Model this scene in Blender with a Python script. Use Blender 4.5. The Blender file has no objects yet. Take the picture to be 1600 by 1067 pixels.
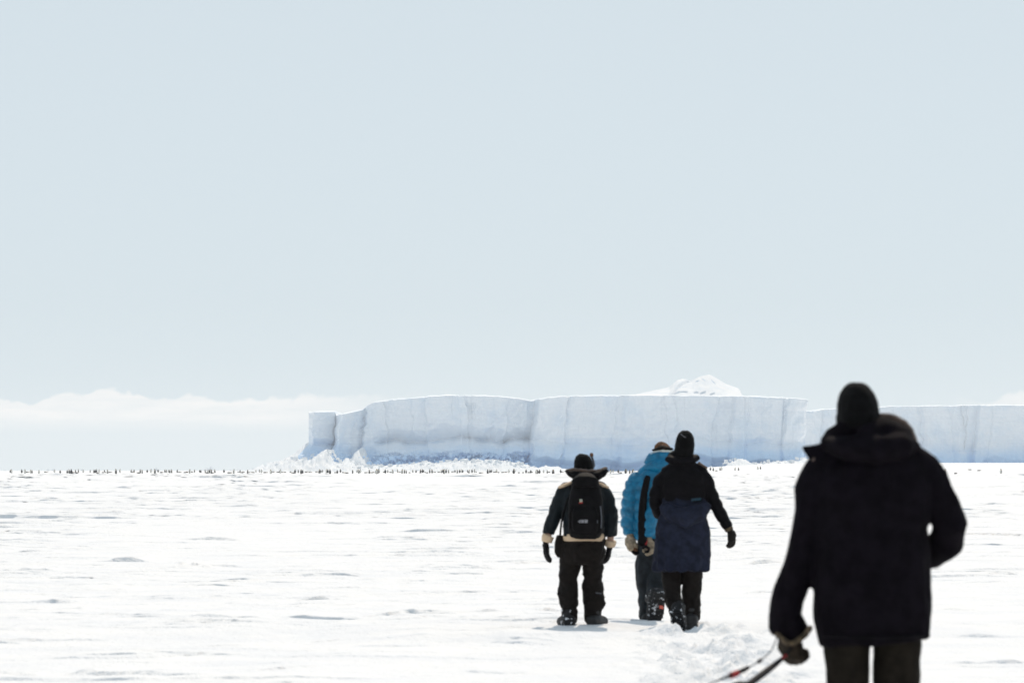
import bpy, bmesh, math, random
import numpy as np
from mathutils import Vector, Matrix

scene = bpy.context.scene
C = scene.collection
PI = math.pi

# ------------------------------------------------------------------ camera, sky, sun, exposure
CAM_H = 1.5
K = 36.0 / 150.0 / 1600.0            # metres per photo pixel and per metre of distance
HZ = 730.5                           # eye level, photo pixels
cam = bpy.data.cameras.new('camera')
cam.lens = 150; cam.sensor_width = 36
cam.shift_y = (HZ - 533.5) / 1600.0
cam.clip_start = 0.5; cam.clip_end = 60000
cam.dof.use_dof = True; cam.dof.focus_distance = 140; cam.dof.aperture_fstop = 7.6
camo = bpy.data.objects.new('camera', cam); C.objects.link(camo)
camo.location = (0, 0, CAM_H); camo.rotation_euler = (PI / 2, 0, 0)
scene.camera = camo

SUN_EL = math.radians(48); SUN_AZ = math.radians(8)       # azimuth: to the right of the view
w = bpy.data.worlds.new('World'); scene.world = w; w.use_nodes = True
nt = w.node_tree; nt.nodes.clear()
def N(t, typ, **kw):
    n = t.nodes.new(typ)
    for k, v in kw.items(): setattr(n, k, v)
    return n
def math_node(t, op, a, b=None, clamp=False):
    n = N(t, 'ShaderNodeMath', operation=op, use_clamp=clamp)
    for i, v in enumerate((a, b)):
        if v is None: continue
        if isinstance(v, (int, float)): n.inputs[i].default_value = v
        else: t.links.new(v, n.inputs[i])
    return n.outputs[0]
def smooth_node(t, v, lo, hi):
    n = N(t, 'ShaderNodeMapRange', interpolation_type='SMOOTHSTEP')
    t.links.new(v, n.inputs[0]); n.inputs[1].default_value = lo; n.inputs[2].default_value = hi
    return n.outputs[0]
sky = N(nt, 'ShaderNodeTexSky', sky_type='NISHITA')
sky.sun_disc = False; sky.sun_elevation = SUN_EL; sky.sun_rotation = SUN_AZ
sky.altitude = 0; sky.air_density = 0.8; sky.dust_density = 0.1; sky.ozone_density = 3.0
hsv = N(nt, 'ShaderNodeHueSaturation')                     # pale frost haze low down, clear blue overhead
tc = N(nt, 'ShaderNodeTexCoord'); sp = N(nt, 'ShaderNodeSeparateXYZ'); nt.links.new(tc.outputs['Generated'], sp.inputs[0])
nt.links.new(math_node(nt, 'ADD', math_node(nt, 'MULTIPLY', smooth_node(nt, sp.outputs[2], 0.10, 0.55), 0.75), 0.2), hsv.inputs['Saturation'])
nt.links.new(sky.outputs[0], hsv.inputs['Color'])
tint = N(nt, 'ShaderNodeMix', data_type='RGBA', blend_type='MULTIPLY')
tint.inputs[0].default_value = 1.0
nt.links.new(hsv.outputs[0], tint.inputs[6]); tint.inputs[7].default_value = (0.935, 0.985, 1.01, 1)
veil = N(nt, 'ShaderNodeMix', data_type='RGBA'); veil.inputs[0].default_value = 0.78       # a thin even veil of high haze over the whole sky
nt.links.new(tint.outputs[2], veil.inputs[6]); veil.inputs[7].default_value = (5.95, 6.85, 7.4, 1)
# low bank of thin cloud lying along the horizon, all the way round
az = math_node(nt, 'ARCTAN2', sp.outputs[0], sp.outputs[1]); el = sp.outputs[2]
def cloud_noise(fx, fz, off, detail=4):
    cb = N(nt, 'ShaderNodeCombineXYZ')
    nt.links.new(math_node(nt, 'MULTIPLY', az, fx), cb.inputs[0]); nt.links.new(math_node(nt, 'MULTIPLY', el, fz), cb.inputs[1])
    cb.inputs[2].default_value = off
    n = N(nt, 'ShaderNodeTexNoise'); n.inputs['Scale'].default_value = 1; n.inputs['Detail'].default_value = detail
    n.inputs['Roughness'].default_value = 0.55
    nt.links.new(cb.outputs[0], n.inputs['Vector']); return n.outputs[0]
top = math_node(nt, 'ADD', math_node(nt, 'MULTIPLY', cloud_noise(38, 0, 3.1, 3), 0.010), 0.0088)
top = math_node(nt, 'ADD', top, math_node(nt, 'MULTIPLY', cloud_noise(120, 160, 5.7, 5), 0.0068))
under = math_node(nt, 'SUBTRACT', top, el)
dens = math_node(nt, 'MULTIPLY', smooth_node(nt, under, 0.0, 0.0010), smooth_node(nt, el, 0.0075, 0.0125))
dens = math_node(nt, 'MULTIPLY', dens, math_node(nt, 'ADD', math_node(nt, 'MULTIPLY', cloud_noise(60, 420, 9.0, 5), 1.1), 0.15, True))
cl = N(nt, 'ShaderNodeMix', data_type='RGBA'); nt.links.new(math_node(nt, 'MULTIPLY', math_node(nt, 'MULTIPLY', dens, math_node(nt, 'ADD', smooth_node(nt, az, -0.012, -0.06), smooth_node(nt, az, 0.10, 0.125), True)), 0.82, True), cl.inputs[0])
nt.links.new(veil.outputs[2], cl.inputs[6]); cl.inputs[7].default_value = (9.6, 9.4, 9.2, 1)
bg = N(nt, 'ShaderNodeBackground'); bg.inputs[1].default_value = 0.1
nt.links.new(cl.outputs[2], bg.inputs[0])
wo = N(nt, 'ShaderNodeOutputWorld'); nt.links.new(bg.outputs[0], wo.inputs[0])

sl = bpy.data.lights.new('sun', 'SUN'); sl.energy = 2.75; sl.angle = math.radians(0.5); sl.color = (1.0, 0.87, 0.73)
so = bpy.data.objects.new('sun', sl); C.objects.link(so)
sdir = Vector((math.sin(SUN_AZ) * math.cos(SUN_EL), math.cos(SUN_AZ) * math.cos(SUN_EL), math.sin(SUN_EL)))
so.rotation_euler = sdir.to_track_quat('Z', 'Y').to_euler(); so.location = (20, 100, 80)
scene.view_settings.view_transform = 'Standard'
try: scene.view_settings.look = 'None'
except Exception: pass
scene.view_settings.gamma = 1; scene.view_settings.use_curve_mapping = False
scene.view_settings.exposure = 0.03
scene.render.engine = 'CYCLES'
scene.cycles.max_bounces = 8; scene.cycles.volume_bounces = 2; scene.cycles.diffuse_bounces = 5

HAZE = 0.00006                        # density of the air between here and the bergs

# ------------------------------------------------------------------ helpers
rng = np.random.default_rng(7)
def _hash(ix, iy, iz, seed):
    h = (ix * 374761393 + iy * 668265263 + iz * 2147483647 + seed * 1274126177) & 0xFFFFFFFF
    h = ((h ^ (h >> 13)) * 1274126177) & 0xFFFFFFFF
    h = ((h ^ (h >> 16)) * 2246822519) & 0xFFFFFFFF
    return ((h ^ (h >> 15)) & 0xFFFFFF) / float(0xFFFFFF)
def vnoise(x, y, z=None, seed=0):
    """value noise in -1..1, arrays in, array out"""
    x = np.asarray(x, float); y = np.asarray(y, float)
    z = np.zeros_like(x) if z is None else np.asarray(z, float)
    x, y, z = np.broadcast_arrays(x, y, z)
    ix = np.floor(x).astype(np.int64); iy = np.floor(y).astype(np.int64); iz = np.floor(z).astype(np.int64)
    fx = x - ix; fy = y - iy; fz = z - iz
    fx = fx * fx * (3 - 2 * fx); fy = fy * fy * (3 - 2 * fy); fz = fz * fz * (3 - 2 * fz)
    r = 0
    for a in (0, 1):
        for b in (0, 1):
            for c in (0, 1):
                wgt = (fx if a else 1 - fx) * (fy if b else 1 - fy) * (fz if c else 1 - fz)
                r = r + wgt * _hash(ix + a, iy + b, iz + c, seed)
    return r * 2 - 1
def fbm(x, y, z=None, seed=0, oct=4, gain=0.5):
    r = 0; a = 1; f = 1
    for i in range(oct):
        r = r + a * vnoise(np.asarray(x) * f, np.asarray(y) * f, None if z is None else np.asarray(z) * f, seed + i * 17)
        a *= gain; f *= 2.03
    return r
def sstep(a, b, v):
    t = np.clip((np.asarray(v, float) - a) / (b - a), 0, 1); return t * t * (3 - 2 * t)

def at(px, py, d, base=None):
    """the point a distance d away that stands at photo position (px, py), in metres"""
    v = Vector(((px - 800) * K * d, d, CAM_H + (HZ - py) * K * d))
    return v - base if base is not None else v

def mesh_from(name, V, F, smooth=True):
    me = bpy.data.meshes.new(name)
    V = np.asarray(V, np.float32); F = np.asarray(F, np.int32)
    k = F.shape[1]
    me.vertices.add(len(V)); me.vertices.foreach_set('co', V.ravel())
    me.loops.add(F.size); me.loops.foreach_set('vertex_index', F.ravel())
    me.polygons.add(len(F)); me.polygons.foreach_set('loop_start', np.arange(0, F.size, k, dtype=np.int32))
    me.update(calc_edges=True)
    me.polygons.foreach_set('use_smooth', np.full(len(F), smooth)); me.update()
    return me
def grid_faces(r, c, flip=False):
    i = np.arange(r - 1)[:, None] * c + np.arange(c - 1)[None, :]
    q = np.stack([i, i + 1, i + c + 1, i + c], -1).reshape(-1, 4)
    return q[:, ::-1] if flip else q
def link(name, me, mat=None, parent=None, loc=None):
    o = bpy.data.objects.new(name, me); C.objects.link(o)
    if mat is not None:
        for m in (mat if isinstance(mat, (list, tuple)) else [mat]): me.materials.append(m)
    if parent is not None: o.parent = parent
    if loc is not None: o.location = loc
    return o
def empty(name, loc, label, cat, group=None):
    o = bpy.data.objects.new(name, None); C.objects.link(o); o.location = loc; o.empty_display_size = 0.3
    return tag(o, label, cat, group)
def tag(o, label=None, cat=None, group=None, kind=None):
    for k, v in (('label', label), ('category', cat), ('group', group), ('kind', kind)):
        if v: o[k] = v
    return o

# ------------------------------------------------------------------ materials
def material(name):
    m = bpy.data.materials.new(name); m.use_nodes = True
    t = m.node_tree; b = t.nodes['Principled BSDF']
    return m, t, b
def noise_tex(t, scale, detail=3, rough=0.5, stretch=None, coord='Object'):
    c = N(t, 'ShaderNodeTexCoord'); out = c.outputs[coord]
    if stretch:
        mp = N(t, 'ShaderNodeMapping'); mp.inputs['Scale'].default_value = stretch
        t.links.new(out, mp.inputs[0]); out = mp.outputs[0]
    n = N(t, 'ShaderNodeTexNoise'); n.inputs['Scale'].default_value = scale
    n.inputs['Detail'].default_value = detail; n.inputs['Roughness'].default_value = rough
    t.links.new(out, n.inputs['Vector']); return n.outputs[0]
def ramp_mix(t, fac, a, b, lo=0.35, hi=0.65):
    f = smooth_node(t, fac, lo, hi)
    mx = N(t, 'ShaderNodeMix', data_type='RGBA'); t.links.new(f, mx.inputs[0])
    for i, c in ((6, a), (7, b)):
        if isinstance(c, tuple): mx.inputs[i].default_value = (*c, 1)
        else: t.links.new(c, mx.inputs[i])
    return mx.outputs[2]
def bump(t, b, h, dist, strength=1.0):
    n = N(t, 'ShaderNodeBump'); n.inputs['Distance'].default_value = dist; n.inputs['Strength'].default_value = strength
    t.links.new(h, n.inputs['Height']); t.links.new(n.outputs[0], b.inputs['Normal'])
def cloth(name, col, rough=0.75, var=0.35, fine=260, relief=0.0015, spec=0.3, sheen=0.0, fold=14):
    m, t, b = material(name)
    f = noise_tex(t, fold, 4, 0.6)
    lo = tuple(c * (1 - var) for c in col); hi = tuple(c * (1 + var) for c in col)
    t.links.new(ramp_mix(t, f, lo, hi, 0.3, 0.7), b.inputs['Base Color'])
    b.inputs['Roughness'].default_value = rough; b.inputs['Specular IOR Level'].default_value = spec
    if sheen:
        b.inputs['Sheen Weight'].default_value = sheen; b.inputs['Sheen Roughness'].default_value = 0.5
    h = math_node(t, 'ADD', math_node(t, 'MULTIPLY', noise_tex(t, fine, 2), 0.3), noise_tex(t, fold * 2.2, 3))
    bump(t, b, h, relief * 4, 0.8)
    return m

m_snow, t, b = material('snow')
n1 = noise_tex(t, 0.9, 5, 0.6); n2 = noise_tex(t, 14, 4, 0.6)
t.links.new(ramp_mix(t, n1, (0.80, 0.815, 0.84), (0.865, 0.866, 0.866), 0.3, 0.7), b.inputs['Base Color'])
b.inputs['Roughness'].default_value = 0.7; b.inputs['Specular IOR Level'].default_value = 0.15
bump(t, b, math_node(t, 'ADD', math_node(t, 'MULTIPLY', n2, 1.3), math_node(t, 'MULTIPLY', noise_tex(t, 3.0, 6, 0.66, (1.0, 0.45, 1)), 3.0)), 0.028, 0.7)

# glacier ice: chalky firn above, bluer dense ice low down with an uneven boundary, darker thin melt cracks
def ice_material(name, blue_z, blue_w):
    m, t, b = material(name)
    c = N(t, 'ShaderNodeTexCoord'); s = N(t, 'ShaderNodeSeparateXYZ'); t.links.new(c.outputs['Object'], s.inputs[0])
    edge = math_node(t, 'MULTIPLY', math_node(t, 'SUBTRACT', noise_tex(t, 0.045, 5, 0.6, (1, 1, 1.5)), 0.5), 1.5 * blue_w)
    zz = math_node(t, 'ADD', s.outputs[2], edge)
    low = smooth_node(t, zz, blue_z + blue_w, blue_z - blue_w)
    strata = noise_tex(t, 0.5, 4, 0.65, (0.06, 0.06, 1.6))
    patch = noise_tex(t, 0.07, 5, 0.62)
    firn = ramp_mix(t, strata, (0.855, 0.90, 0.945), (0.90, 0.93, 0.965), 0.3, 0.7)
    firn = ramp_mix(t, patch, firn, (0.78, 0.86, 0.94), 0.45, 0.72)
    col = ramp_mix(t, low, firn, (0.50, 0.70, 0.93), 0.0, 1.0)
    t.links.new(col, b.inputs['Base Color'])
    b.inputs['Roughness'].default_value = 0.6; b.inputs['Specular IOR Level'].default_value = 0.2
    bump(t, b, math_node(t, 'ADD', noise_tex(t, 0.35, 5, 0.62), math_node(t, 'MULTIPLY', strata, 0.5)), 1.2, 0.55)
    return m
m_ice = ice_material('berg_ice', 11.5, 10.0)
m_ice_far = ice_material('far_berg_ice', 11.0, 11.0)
m_blue, t, b = material('blue_ice')
t.links.new(ramp_mix(t, noise_tex(t, 0.6, 4), (0.42, 0.55, 0.68), (0.6, 0.7, 0.8)), b.inputs['Base Color']); b.inputs['Roughness'].default_value = 0.4
m_bsnow, t, b = material('berg_snow')
t.links.new(ramp_mix(t, noise_tex(t, 0.15, 5, 0.6), (0.80, 0.835, 0.87), (0.87, 0.88, 0.89)), b.inputs['Base Color'])
b.inputs['Roughness'].default_value = 0.8; b.inputs['Specular IOR Level'].default_value = 0.1
bump(t, b, noise_tex(t, 0.5, 5, 0.6), 0.8, 0.5)

# ------------------------------------------------------------------ the sea ice under snow
RE = 6371000.0
def swell(x, y):
    """the large shape of the snow: the earth's curve, long swells, the rise in front of the bergs on the right"""
    x = np.asarray(x, float); y = np.asarray(y, float)
    h = -(x * x + y * y) / (2 * RE)
    h = h + 4.3 * sstep(45, 155, x * 2150 / np.maximum(y, 800)) * sstep(1250, 2150, y) * sstep(3400, 2300, y)
    near = sstep(1500, 300, y)
    h = h + near * 0.05 * fbm(x / 14.0, y / 22.0, seed=3, oct=3)
    h = h + 0.10 * np.exp(-((y - 39.6) / 2.6) ** 2) * sstep(-9, 0, x)       # the walkers' low crest
    h = h + 0.06 * np.exp(-((y - 36.9) / .55) ** 2) * sstep(-1.6, -.3, x) * sstep(3.4, 2.4, x)  # bump added in front of the walkers to hide their ground shadows
    h = h + 0.03 * np.exp(-((y - 18.5) / 4.0) ** 2)
    return h
row_y = [-6000, -1500, -400, -120, -40, -15, -5, 2, 6, 10, 13, 16]
y = 17.0
while y < 21: row_y.append(y); y += 0.25
while y < 28: row_y.append(y); y += 0.12
while y < 330: row_y.append(y); y *= 1.00155
while y < 1500: row_y.append(y); y *= 1.0045
while y < 2400: row_y.append(y); y *= 1.008
while y < 6800: row_y.append(y); y *= 1.04
row_y = np.array(row_y); NR = len(row_y)
half = np.maximum(6.5, 0.142 * np.abs(row_y) + 2.2)
inner = np.linspace(-1, 1, 401)
extra = np.array([6000, 1200, 200, 40, 10, 3]); cols = np.concatenate([-1 - np.array([.9, .7, .5, .35, .25, .12]), inner, 1 + np.array([.12, .25, .35, .5, .7, .9])]); NC = len(cols)
spread = np.concatenate([-extra, inner * 0, extra[::-1]])
GX = half[:, None] * cols[None, :] + spread[None, :]; GY = np.repeat(row_y[:, None], NC, 1)
GZ = swell(GX, GY)
drow = np.gradient(row_y)
def drift(x0, y0, wd, H, L, slope, bend, soft):
    """one wind-cut drift: a sharp step facing the camera that tapers off behind and to both ends"""
    ext = abs(slope) * wd + abs(bend)
    r0, r1 = np.searchsorted(row_y, [y0 - ext - 0.6, y0 + ext + 3.2 * L])
    if r1 - r0 < 2: return
    hm = half[r0:r1]
    lo = np.searchsorted(cols, (x0 - wd) / hm[-1 if x0 - wd < 0 else 0]) - 1
    hi = np.searchsorted(cols, (x0 + wd) / hm[-1 if x0 + wd > 0 else 0]) + 1
    lo2 = np.searchsorted(cols, (x0 - wd) / hm[0 if x0 - wd < 0 else -1]) - 1
    hi2 = np.searchsorted(cols, (x0 + wd) / hm[0 if x0 + wd > 0 else -1]) + 1
    lo = max(0, min(lo, lo2)); hi = min(NC, max(hi, hi2))
    if hi - lo < 2: return
    X = GX[r0:r1, lo:hi]; Y = GY[r0:r1, lo:hi]
    u = (X - x0) / wd; m = np.abs(u) < 1
    uu = np.clip(np.abs(u), 0, 1)
    A = H * (1 - uu ** 1.5) * (0.62 + 0.75 * vnoise(X * 4.2 / max(wd, .4), X * 0 + y0, seed=11))
    yf = y0 + slope * (X - x0) + bend * u * u + 0.13 * wd * vnoise(X * 3.1 / wd, X * 0 + y0 * 1.7, seed=23) * min(1, abs(slope) + .3)
    tt = Y - yf; dd = np.maximum(soft, 1.14 * drow[r0:r1, None])
    T = 2.5 * drow[r0:r1, None]; near_step = m & (np.abs(tt) < T) & (A > .2 * H)
    tn = np.where(near_step, tt * (.12 + .88 * np.abs(tt) / T), tt)
    GY[r0:r1, lo:hi] += tn - tt                              # crowd the rows together so that the step is crisp
    tt = tn; dd = np.maximum(soft * .6, .14 * drow[r0:r1, None])
    prof = np.clip(tt / dd + 0.5, 0, 1); prof = prof * prof * (3 - 2 * prof) * np.exp(-np.clip(tt, 0, None) / L)
    GZ[r0:r1, lo:hi] += np.where(m, A * prof, 0)
def drift_px(px, py, wpx, hpx, tilt=0.0, L=1.2):
    d = CAM_H / ((py - HZ) * K); s = K * d
    dyp = d * d * K / CAM_H                                   # metres of depth per photo pixel
    drift((px - 800) * s, d, wpx * s * .85, hpx * s * 0.85, L, -tilt * dyp / s, 0.0, 0.03)
# the larger drifts, where they lie in the photograph (their positions on the ground)
for a in [(370, 962, 260, 8, .0), (680, 955, 190, 9, -.05), (690, 966, 130, 4, -.1), (430, 1006, 180, 4, -.05), (450, 1047, 80, 6, -.1), (770, 1054, 80, 7, 0),
          (195, 877, 60, 8, 0), (30, 891, 80, 6, 0), (60, 897, 70, 4, 0), (35, 848, 90, 5, 0), (300, 884, 70, 6, .1), (130, 843, 50, 5, 0), (810, 879, 80, 6, -.05), (720, 884, 90, 4, 0),
          (505, 808, 160, 4, 0), (650, 829, 150, 4, 0), (545, 805, 80, 3, 0), (790, 829, 80, 3, 0), (640, 839, 110, 4, 0), (495, 933, 70, 5, 0), (530, 818, 40, 3, 0),
          (65, 806, 50, 3, 0), (240, 785, 20, 3, 0), (40, 989, 70, 4, 0), (80, 1062, 90, 6, 0), (190, 1060, 120, 5, 0), (610, 963, 60, 4, 0), (115, 947, 50, 3, 0),
          (1560, 835, 110, 6, .05), (1540, 912, 80, 5, 0), (1530, 1000, 100, 5, 0), (1200, 880, 90, 6, -.03), (1180, 850, 110, 4, 0), (1560, 790, 70, 3, 0), (1190, 922, 60, 4, 0),
          (860, 950, 40, 8, .1), (870, 984, 50, 6, .12), (1560, 1040, 120, 7, 0), (1480, 950, 70, 4, 0), (980, 905, 40, 3, 0), (270, 930, 130, 3, 0), (150, 1020, 160, 4, 0), (620, 1010, 140, 3, 0)]:
    drift_px(*a)
def scatter(n, y0, y1, wr, hr, Lr, seed):
    R = np.random.default_rng(seed)
    yy = np.sqrt(R.uniform(y0 * y0, y1 * y1, n)); xx = R.uniform(-1, 1, n) * (0.135 * yy + 1)
    clump = vnoise(xx / (yy * .03 + 1), yy / (yy * .12 + 2), seed=41)
    for i in range(n):
        if clump[i] < R.uniform(-0.9, 0.5): continue
        wd = R.uniform(*wr) * (0.5 + R.random() ** 3 * 1.6); hh = R.uniform(*hr) * (0.35 + R.random() ** 2 * 1.1)
        drift(xx[i], yy[i], wd, hh, R.uniform(*Lr), R.normal(0, 0.55), R.normal(0, .3) * wd, R.uniform(.02, .07))
scatter(420, 26, 62, (.6, 2.2), (.008, .028), (.4, 1.4), 1)
scatter(850, 58, 135, (1.0, 4.0), (.014, .04), (.8, 2.4), 2)
scatter(2300, 125, 330, (1.8, 7), (.026, .062), (1.5, 5), 3)
scatter(3000, 300, 1000, (3, 12), (.07, .17), (3, 10), 4)
# fine wind-rippled relief and the trodden, broken snow of the walkers' trail
fine = (row_y > 15) & (row_y < 140)
X = GX[fine]; Y = GY[fine]
GZ[fine] += 0.016 * fbm(X / 0.9, Y / 1.6, seed=5, oct=4) * sstep(140, 40, Y)
trail_x = 1.45 + (Y - 28) * 0.028
tr = np.exp(-((X - trail_x) / 0.55) ** 2) * sstep(18, 24, Y) * sstep(41, 36.5, Y)
clod = np.clip(fbm(X / .17, Y / .30, seed=9, oct=3) - .1, 0, 1)
GZ[fine] += tr * (0.13 * clod - 0.025)
GZC = GZ.copy()
def ground_z(x, y):
    r = int(np.clip(np.searchsorted(row_y, y), 1, NR - 1)); f = (y - row_y[r - 1]) / (row_y[r] - row_y[r - 1])
    return float((1 - f) * np.interp(x / half[r - 1], cols, GZC[r - 1]) + f * np.interp(x / half[r], cols, GZC[r]))
V = np.stack([GX, GY, GZ], -1).reshape(-1, 3)
tag(link('snow_field', mesh_from('snow_field', V, grid_faces(NR, NC)), m_snow), 'wide white field of wind-carved snow on sea ice reaching the horizon', None, None, 'structure')

# ------------------------------------------------------------------ the icebergs
def interp(tab, v): 
    xs, ys = zip(*tab); return np.interp(v, xs, ys)
def cliff(name, D, px0, px1, n, top_tab, face_tab, prof_fn, parent, mat, seed, deep=160, left_foot=None, facets=0.8):
    """a cliff of ice as one closed sheet: foot, face, rounded snow lip, top running back, far side"""
    s = K * D; base = parent.location
    px = np.linspace(px0, px1, n); tp = interp(top_tab, px) + 0.8 * np.maximum(0, fbm(px / 6, px * 0, seed=seed + 21, oct=2) - .25) + 0.45 * fbm(px / 9, px * 0, seed=seed + 1, oct=3)
    fa = interp(face_tab, px)
    # blocky facets: short flat runs with steps between them
    cell = np.cumsum(np.random.default_rng(seed).uniform(14, 62, 200)) + px0 - 20
    k = np.searchsorted(cell, px); yaw = np.random.default_rng(seed + 5).uniform(-.10, .10, 220)[k]; jump = np.random.default_rng(seed + 6).uniform(-.6, .6, 220)[k]
    mid = (cell[np.clip(k, 1, 199)] + cell[np.clip(k - 1, 0, 199)]) / 2
    fa = fa + facets * (jump + yaw * (px - mid))
    M = 130; v = np.linspace(0, 1, M)[:, None]
    PY = 742 + (tp[None, :] - 742) * v                                   # rows from the foot to the top
    PX = np.repeat(px[None, :], M, 0)
    wx = PX + 3.0 * fbm(PY / 16, PX / 50, seed=seed + 11, oct=3) + (PY - 680) * .10 * np.sign(vnoise(PX / 70, PX * 0, seed=seed + 12))      # joints wander and lean
    dep = np.interp(wx, px, fa) + prof_fn(PX, PY, tp[None, :])
    x = (PX - 800) * s; z = CAM_H + (HZ - PY) * s
    rel = sstep(0.0, 0.08, v) * sstep(1.0, 0.97, v)
    dep = dep + rel * (0.9 * fbm(x / 9, z / 22, seed=seed + 2, oct=4) + 0.35 * fbm(x / 2.2, z / 6, seed=seed + 3, oct=3) + 0.18 * vnoise(x / 40, z / 0.9, seed=seed + 4))
    if left_foot is not None:
        fade = np.exp(-np.clip(PX - px0, 0, None) / 14.0)
        x = x - left_foot * s * sstep(690, 716, PY) * fade
    rows_x = [x]; rows_y = [dep]; rows_z = [z]
    ztop = z[-1]; d0 = dep[-1]
    for back, up in ((.5, .2), (1.2, .35), (2.6, .5), (6, .6), (14, .65), (40, .65), (deep, 0.2)):
        rows_x.append(x[-1:].copy()); rows_y.append((d0 + back)[None, :]); rows_z.append((ztop + up * (1 + .35 * fbm(px / 25, px * 0 + back, seed=seed + 8, oct=2)))[None, :])
    rows_x.append(x[-1:]); rows_y.append((d0 + deep + 1)[None, :]); rows_z.append(np.full((1, n), -2.0))
    X = np.concatenate(rows_x); Yd = np.concatenate(rows_y) + D; Z = np.concatenate(rows_z)
    # close both ends
    capL = np.stack([X[:, :1], np.full_like(X[:, :1], D + deep), Z[:, :1]], -1); capR = np.stack([X[:, -1:], np.full_like(X[:, :1], D + deep), Z[:, -1:]], -1)
    P = np.concatenate([capL, np.stack([X, Yd, Z], -1), capR], 1)
    P = P - np.array(base)[None, None, :]
    return link(name, mesh_from(name, P.reshape(-1, 3), grid_faces(P.shape[0], P.shape[1])), mat, parent)

D1 = 2200.0; s1 = K * D1
berg = empty('iceberg', (0.0, D1, -0.4), 'large flat-topped white iceberg with blue undercut cliff, behind the three distant walkers', 'iceberg')
TOP1 = [(482, 645), (500, 644.4), (522, 643.6), (523.5, 650), (527, 650), (545, 645.5), (566, 640), (569, 637), (574, 634), (582, 629), (600, 626.5), (640, 622.8), (666, 621.4), (670, 619.8), (700, 619),
        (750, 619.2), (790, 621.4), (815, 624.2), (829, 627), (836, 625.4), (860, 622), (900, 619.6), (950, 618.6), (1100, 619), (1180, 620.4), (1235, 623), (1259, 625), (1262, 626)]
FACE1 = [(482, 6), (489, 1), (521, 11), (523, 8), (530, -8), (533, -9), (567, 11), (570, 6), (600, 6), (667, 1), (669.5, -3.5), (720, -3), (722, -4.5), (744, -3.0), (765, -1), (775, -3.5), (800, -2), (815, 2), (829, 7),
         (835, -9), (850, -10.5), (870, -8), (884, -9), (900, -8), (968, -3), (974, -6), (1050, -6), (1140, 0), (1143, -3.5), (1163, -4), (1165, -2), (1200, -3), (1224, 0), (1226, -3.5), (1254, -4), (1258, 2), (1262, 16)]
def prof1(PX, PY, tp):
    wob = 5.5 * fbm(PX / 38, PX * 0, seed=61, oct=3)
    q = PY + wob
    lp = np.interp(q, [600, 655, 668, 676, 686, 688.5, 692, 700, 706, 711, 716, 724, 745], [0, 0, 1.0, 3.5, 8.0, 5, -2, -10, -13, -12.2, -9.5, -8, -8])
    q2 = PY + 8 * fbm(PX / 55, PX * 0, seed=67, oct=3)
    rp = np.interp(q2, [600, 660, 682, 690, 700, 708, 716, 724, 745], [0, 0, 1.2, 3.0, -3, -7, -7, -1.5, 1.5])
    ap = np.interp(PY, [600, 686, 694, 716, 745], [0, 0, 3.5, -13, -16])          # under the low left block
    bp = np.interp(PY, [600, 690, 705, 722, 745], [0, 0, -1, -9, -12])
    wl = sstep(575, 600, PX) * sstep(845, 822, PX); wr = sstep(822, 845, PX); wa = sstep(528, 520, PX); wb = np.clip(1 - wl - wr - wa, 0, 1)
    scal = 2.0 * np.maximum(0, fbm((PX + 0.7 * PY) / 26, PY / 30, seed=71, oct=3) - .08) * sstep(620, 640, PY) + 1.6 * np.maximum(0, fbm((PX - 0.9 * PY) / 34, PY / 26, seed=74, oct=2) - .15) * sstep(622, 640, PY)
    for cx, cy, rx_, ry_, am in ((1150, 668, 62, 40, 2.4), (1098, 640, 40, 52, 1.6), (1200, 640, 36, 40, 1.4), (702, 690, 36, 27, 3.6), (778, 692, 30, 25, 3.8), (628, 698, 44, 24, 2.6), (740, 694, 22, 14, 2.4), (930, 640, 60, 44, 1.2), (880, 655, 30, 50, 1.5), (600, 650, 26, 40, 1.0), (1040, 690, 70, 34, 1.6)):
        rr = ((PX - cx + 5 * vnoise(PY / 9, PX / 30, seed=77)) / rx_) ** 2 + ((PY - cy + 5 * vnoise(PX / 11, PY / 20, seed=78)) / ry_) ** 2
        scal = scal + am * np.clip(1 - rr, 0, 1) ** .8
    crack = 1.3 * (np.exp(-((PX - (1225 - (PY - 625) * .06)) / .9) ** 2) * sstep(720, 655, PY) + .35 * np.exp(-((PX - (1144 - (PY - 625) * .03)) / .8) ** 2) * sstep(715, 690, PY) + .5 * np.exp(-((PX - 1163.5) / .7) ** 2) * sstep(665, 650, PY) + .5 * np.exp(-((PX - 706) / .7) ** 2) * sstep(670, 640, PY))
    scal = scal + 1.1 * fbm(PX / 3.2, PY / 3.0, seed=79, oct=3) * sstep(703, 709, PY) * sstep(735, 726, PY) * sstep(845, 820, PX)
    return lp * wl + rp * wr + ap * wa + bp * wb + scal + crack
cliff('cliff', D1, 482, 1262, 1150, TOP1, FACE1, prof1, berg, m_ice, 101, 190, left_foot=15)

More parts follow.
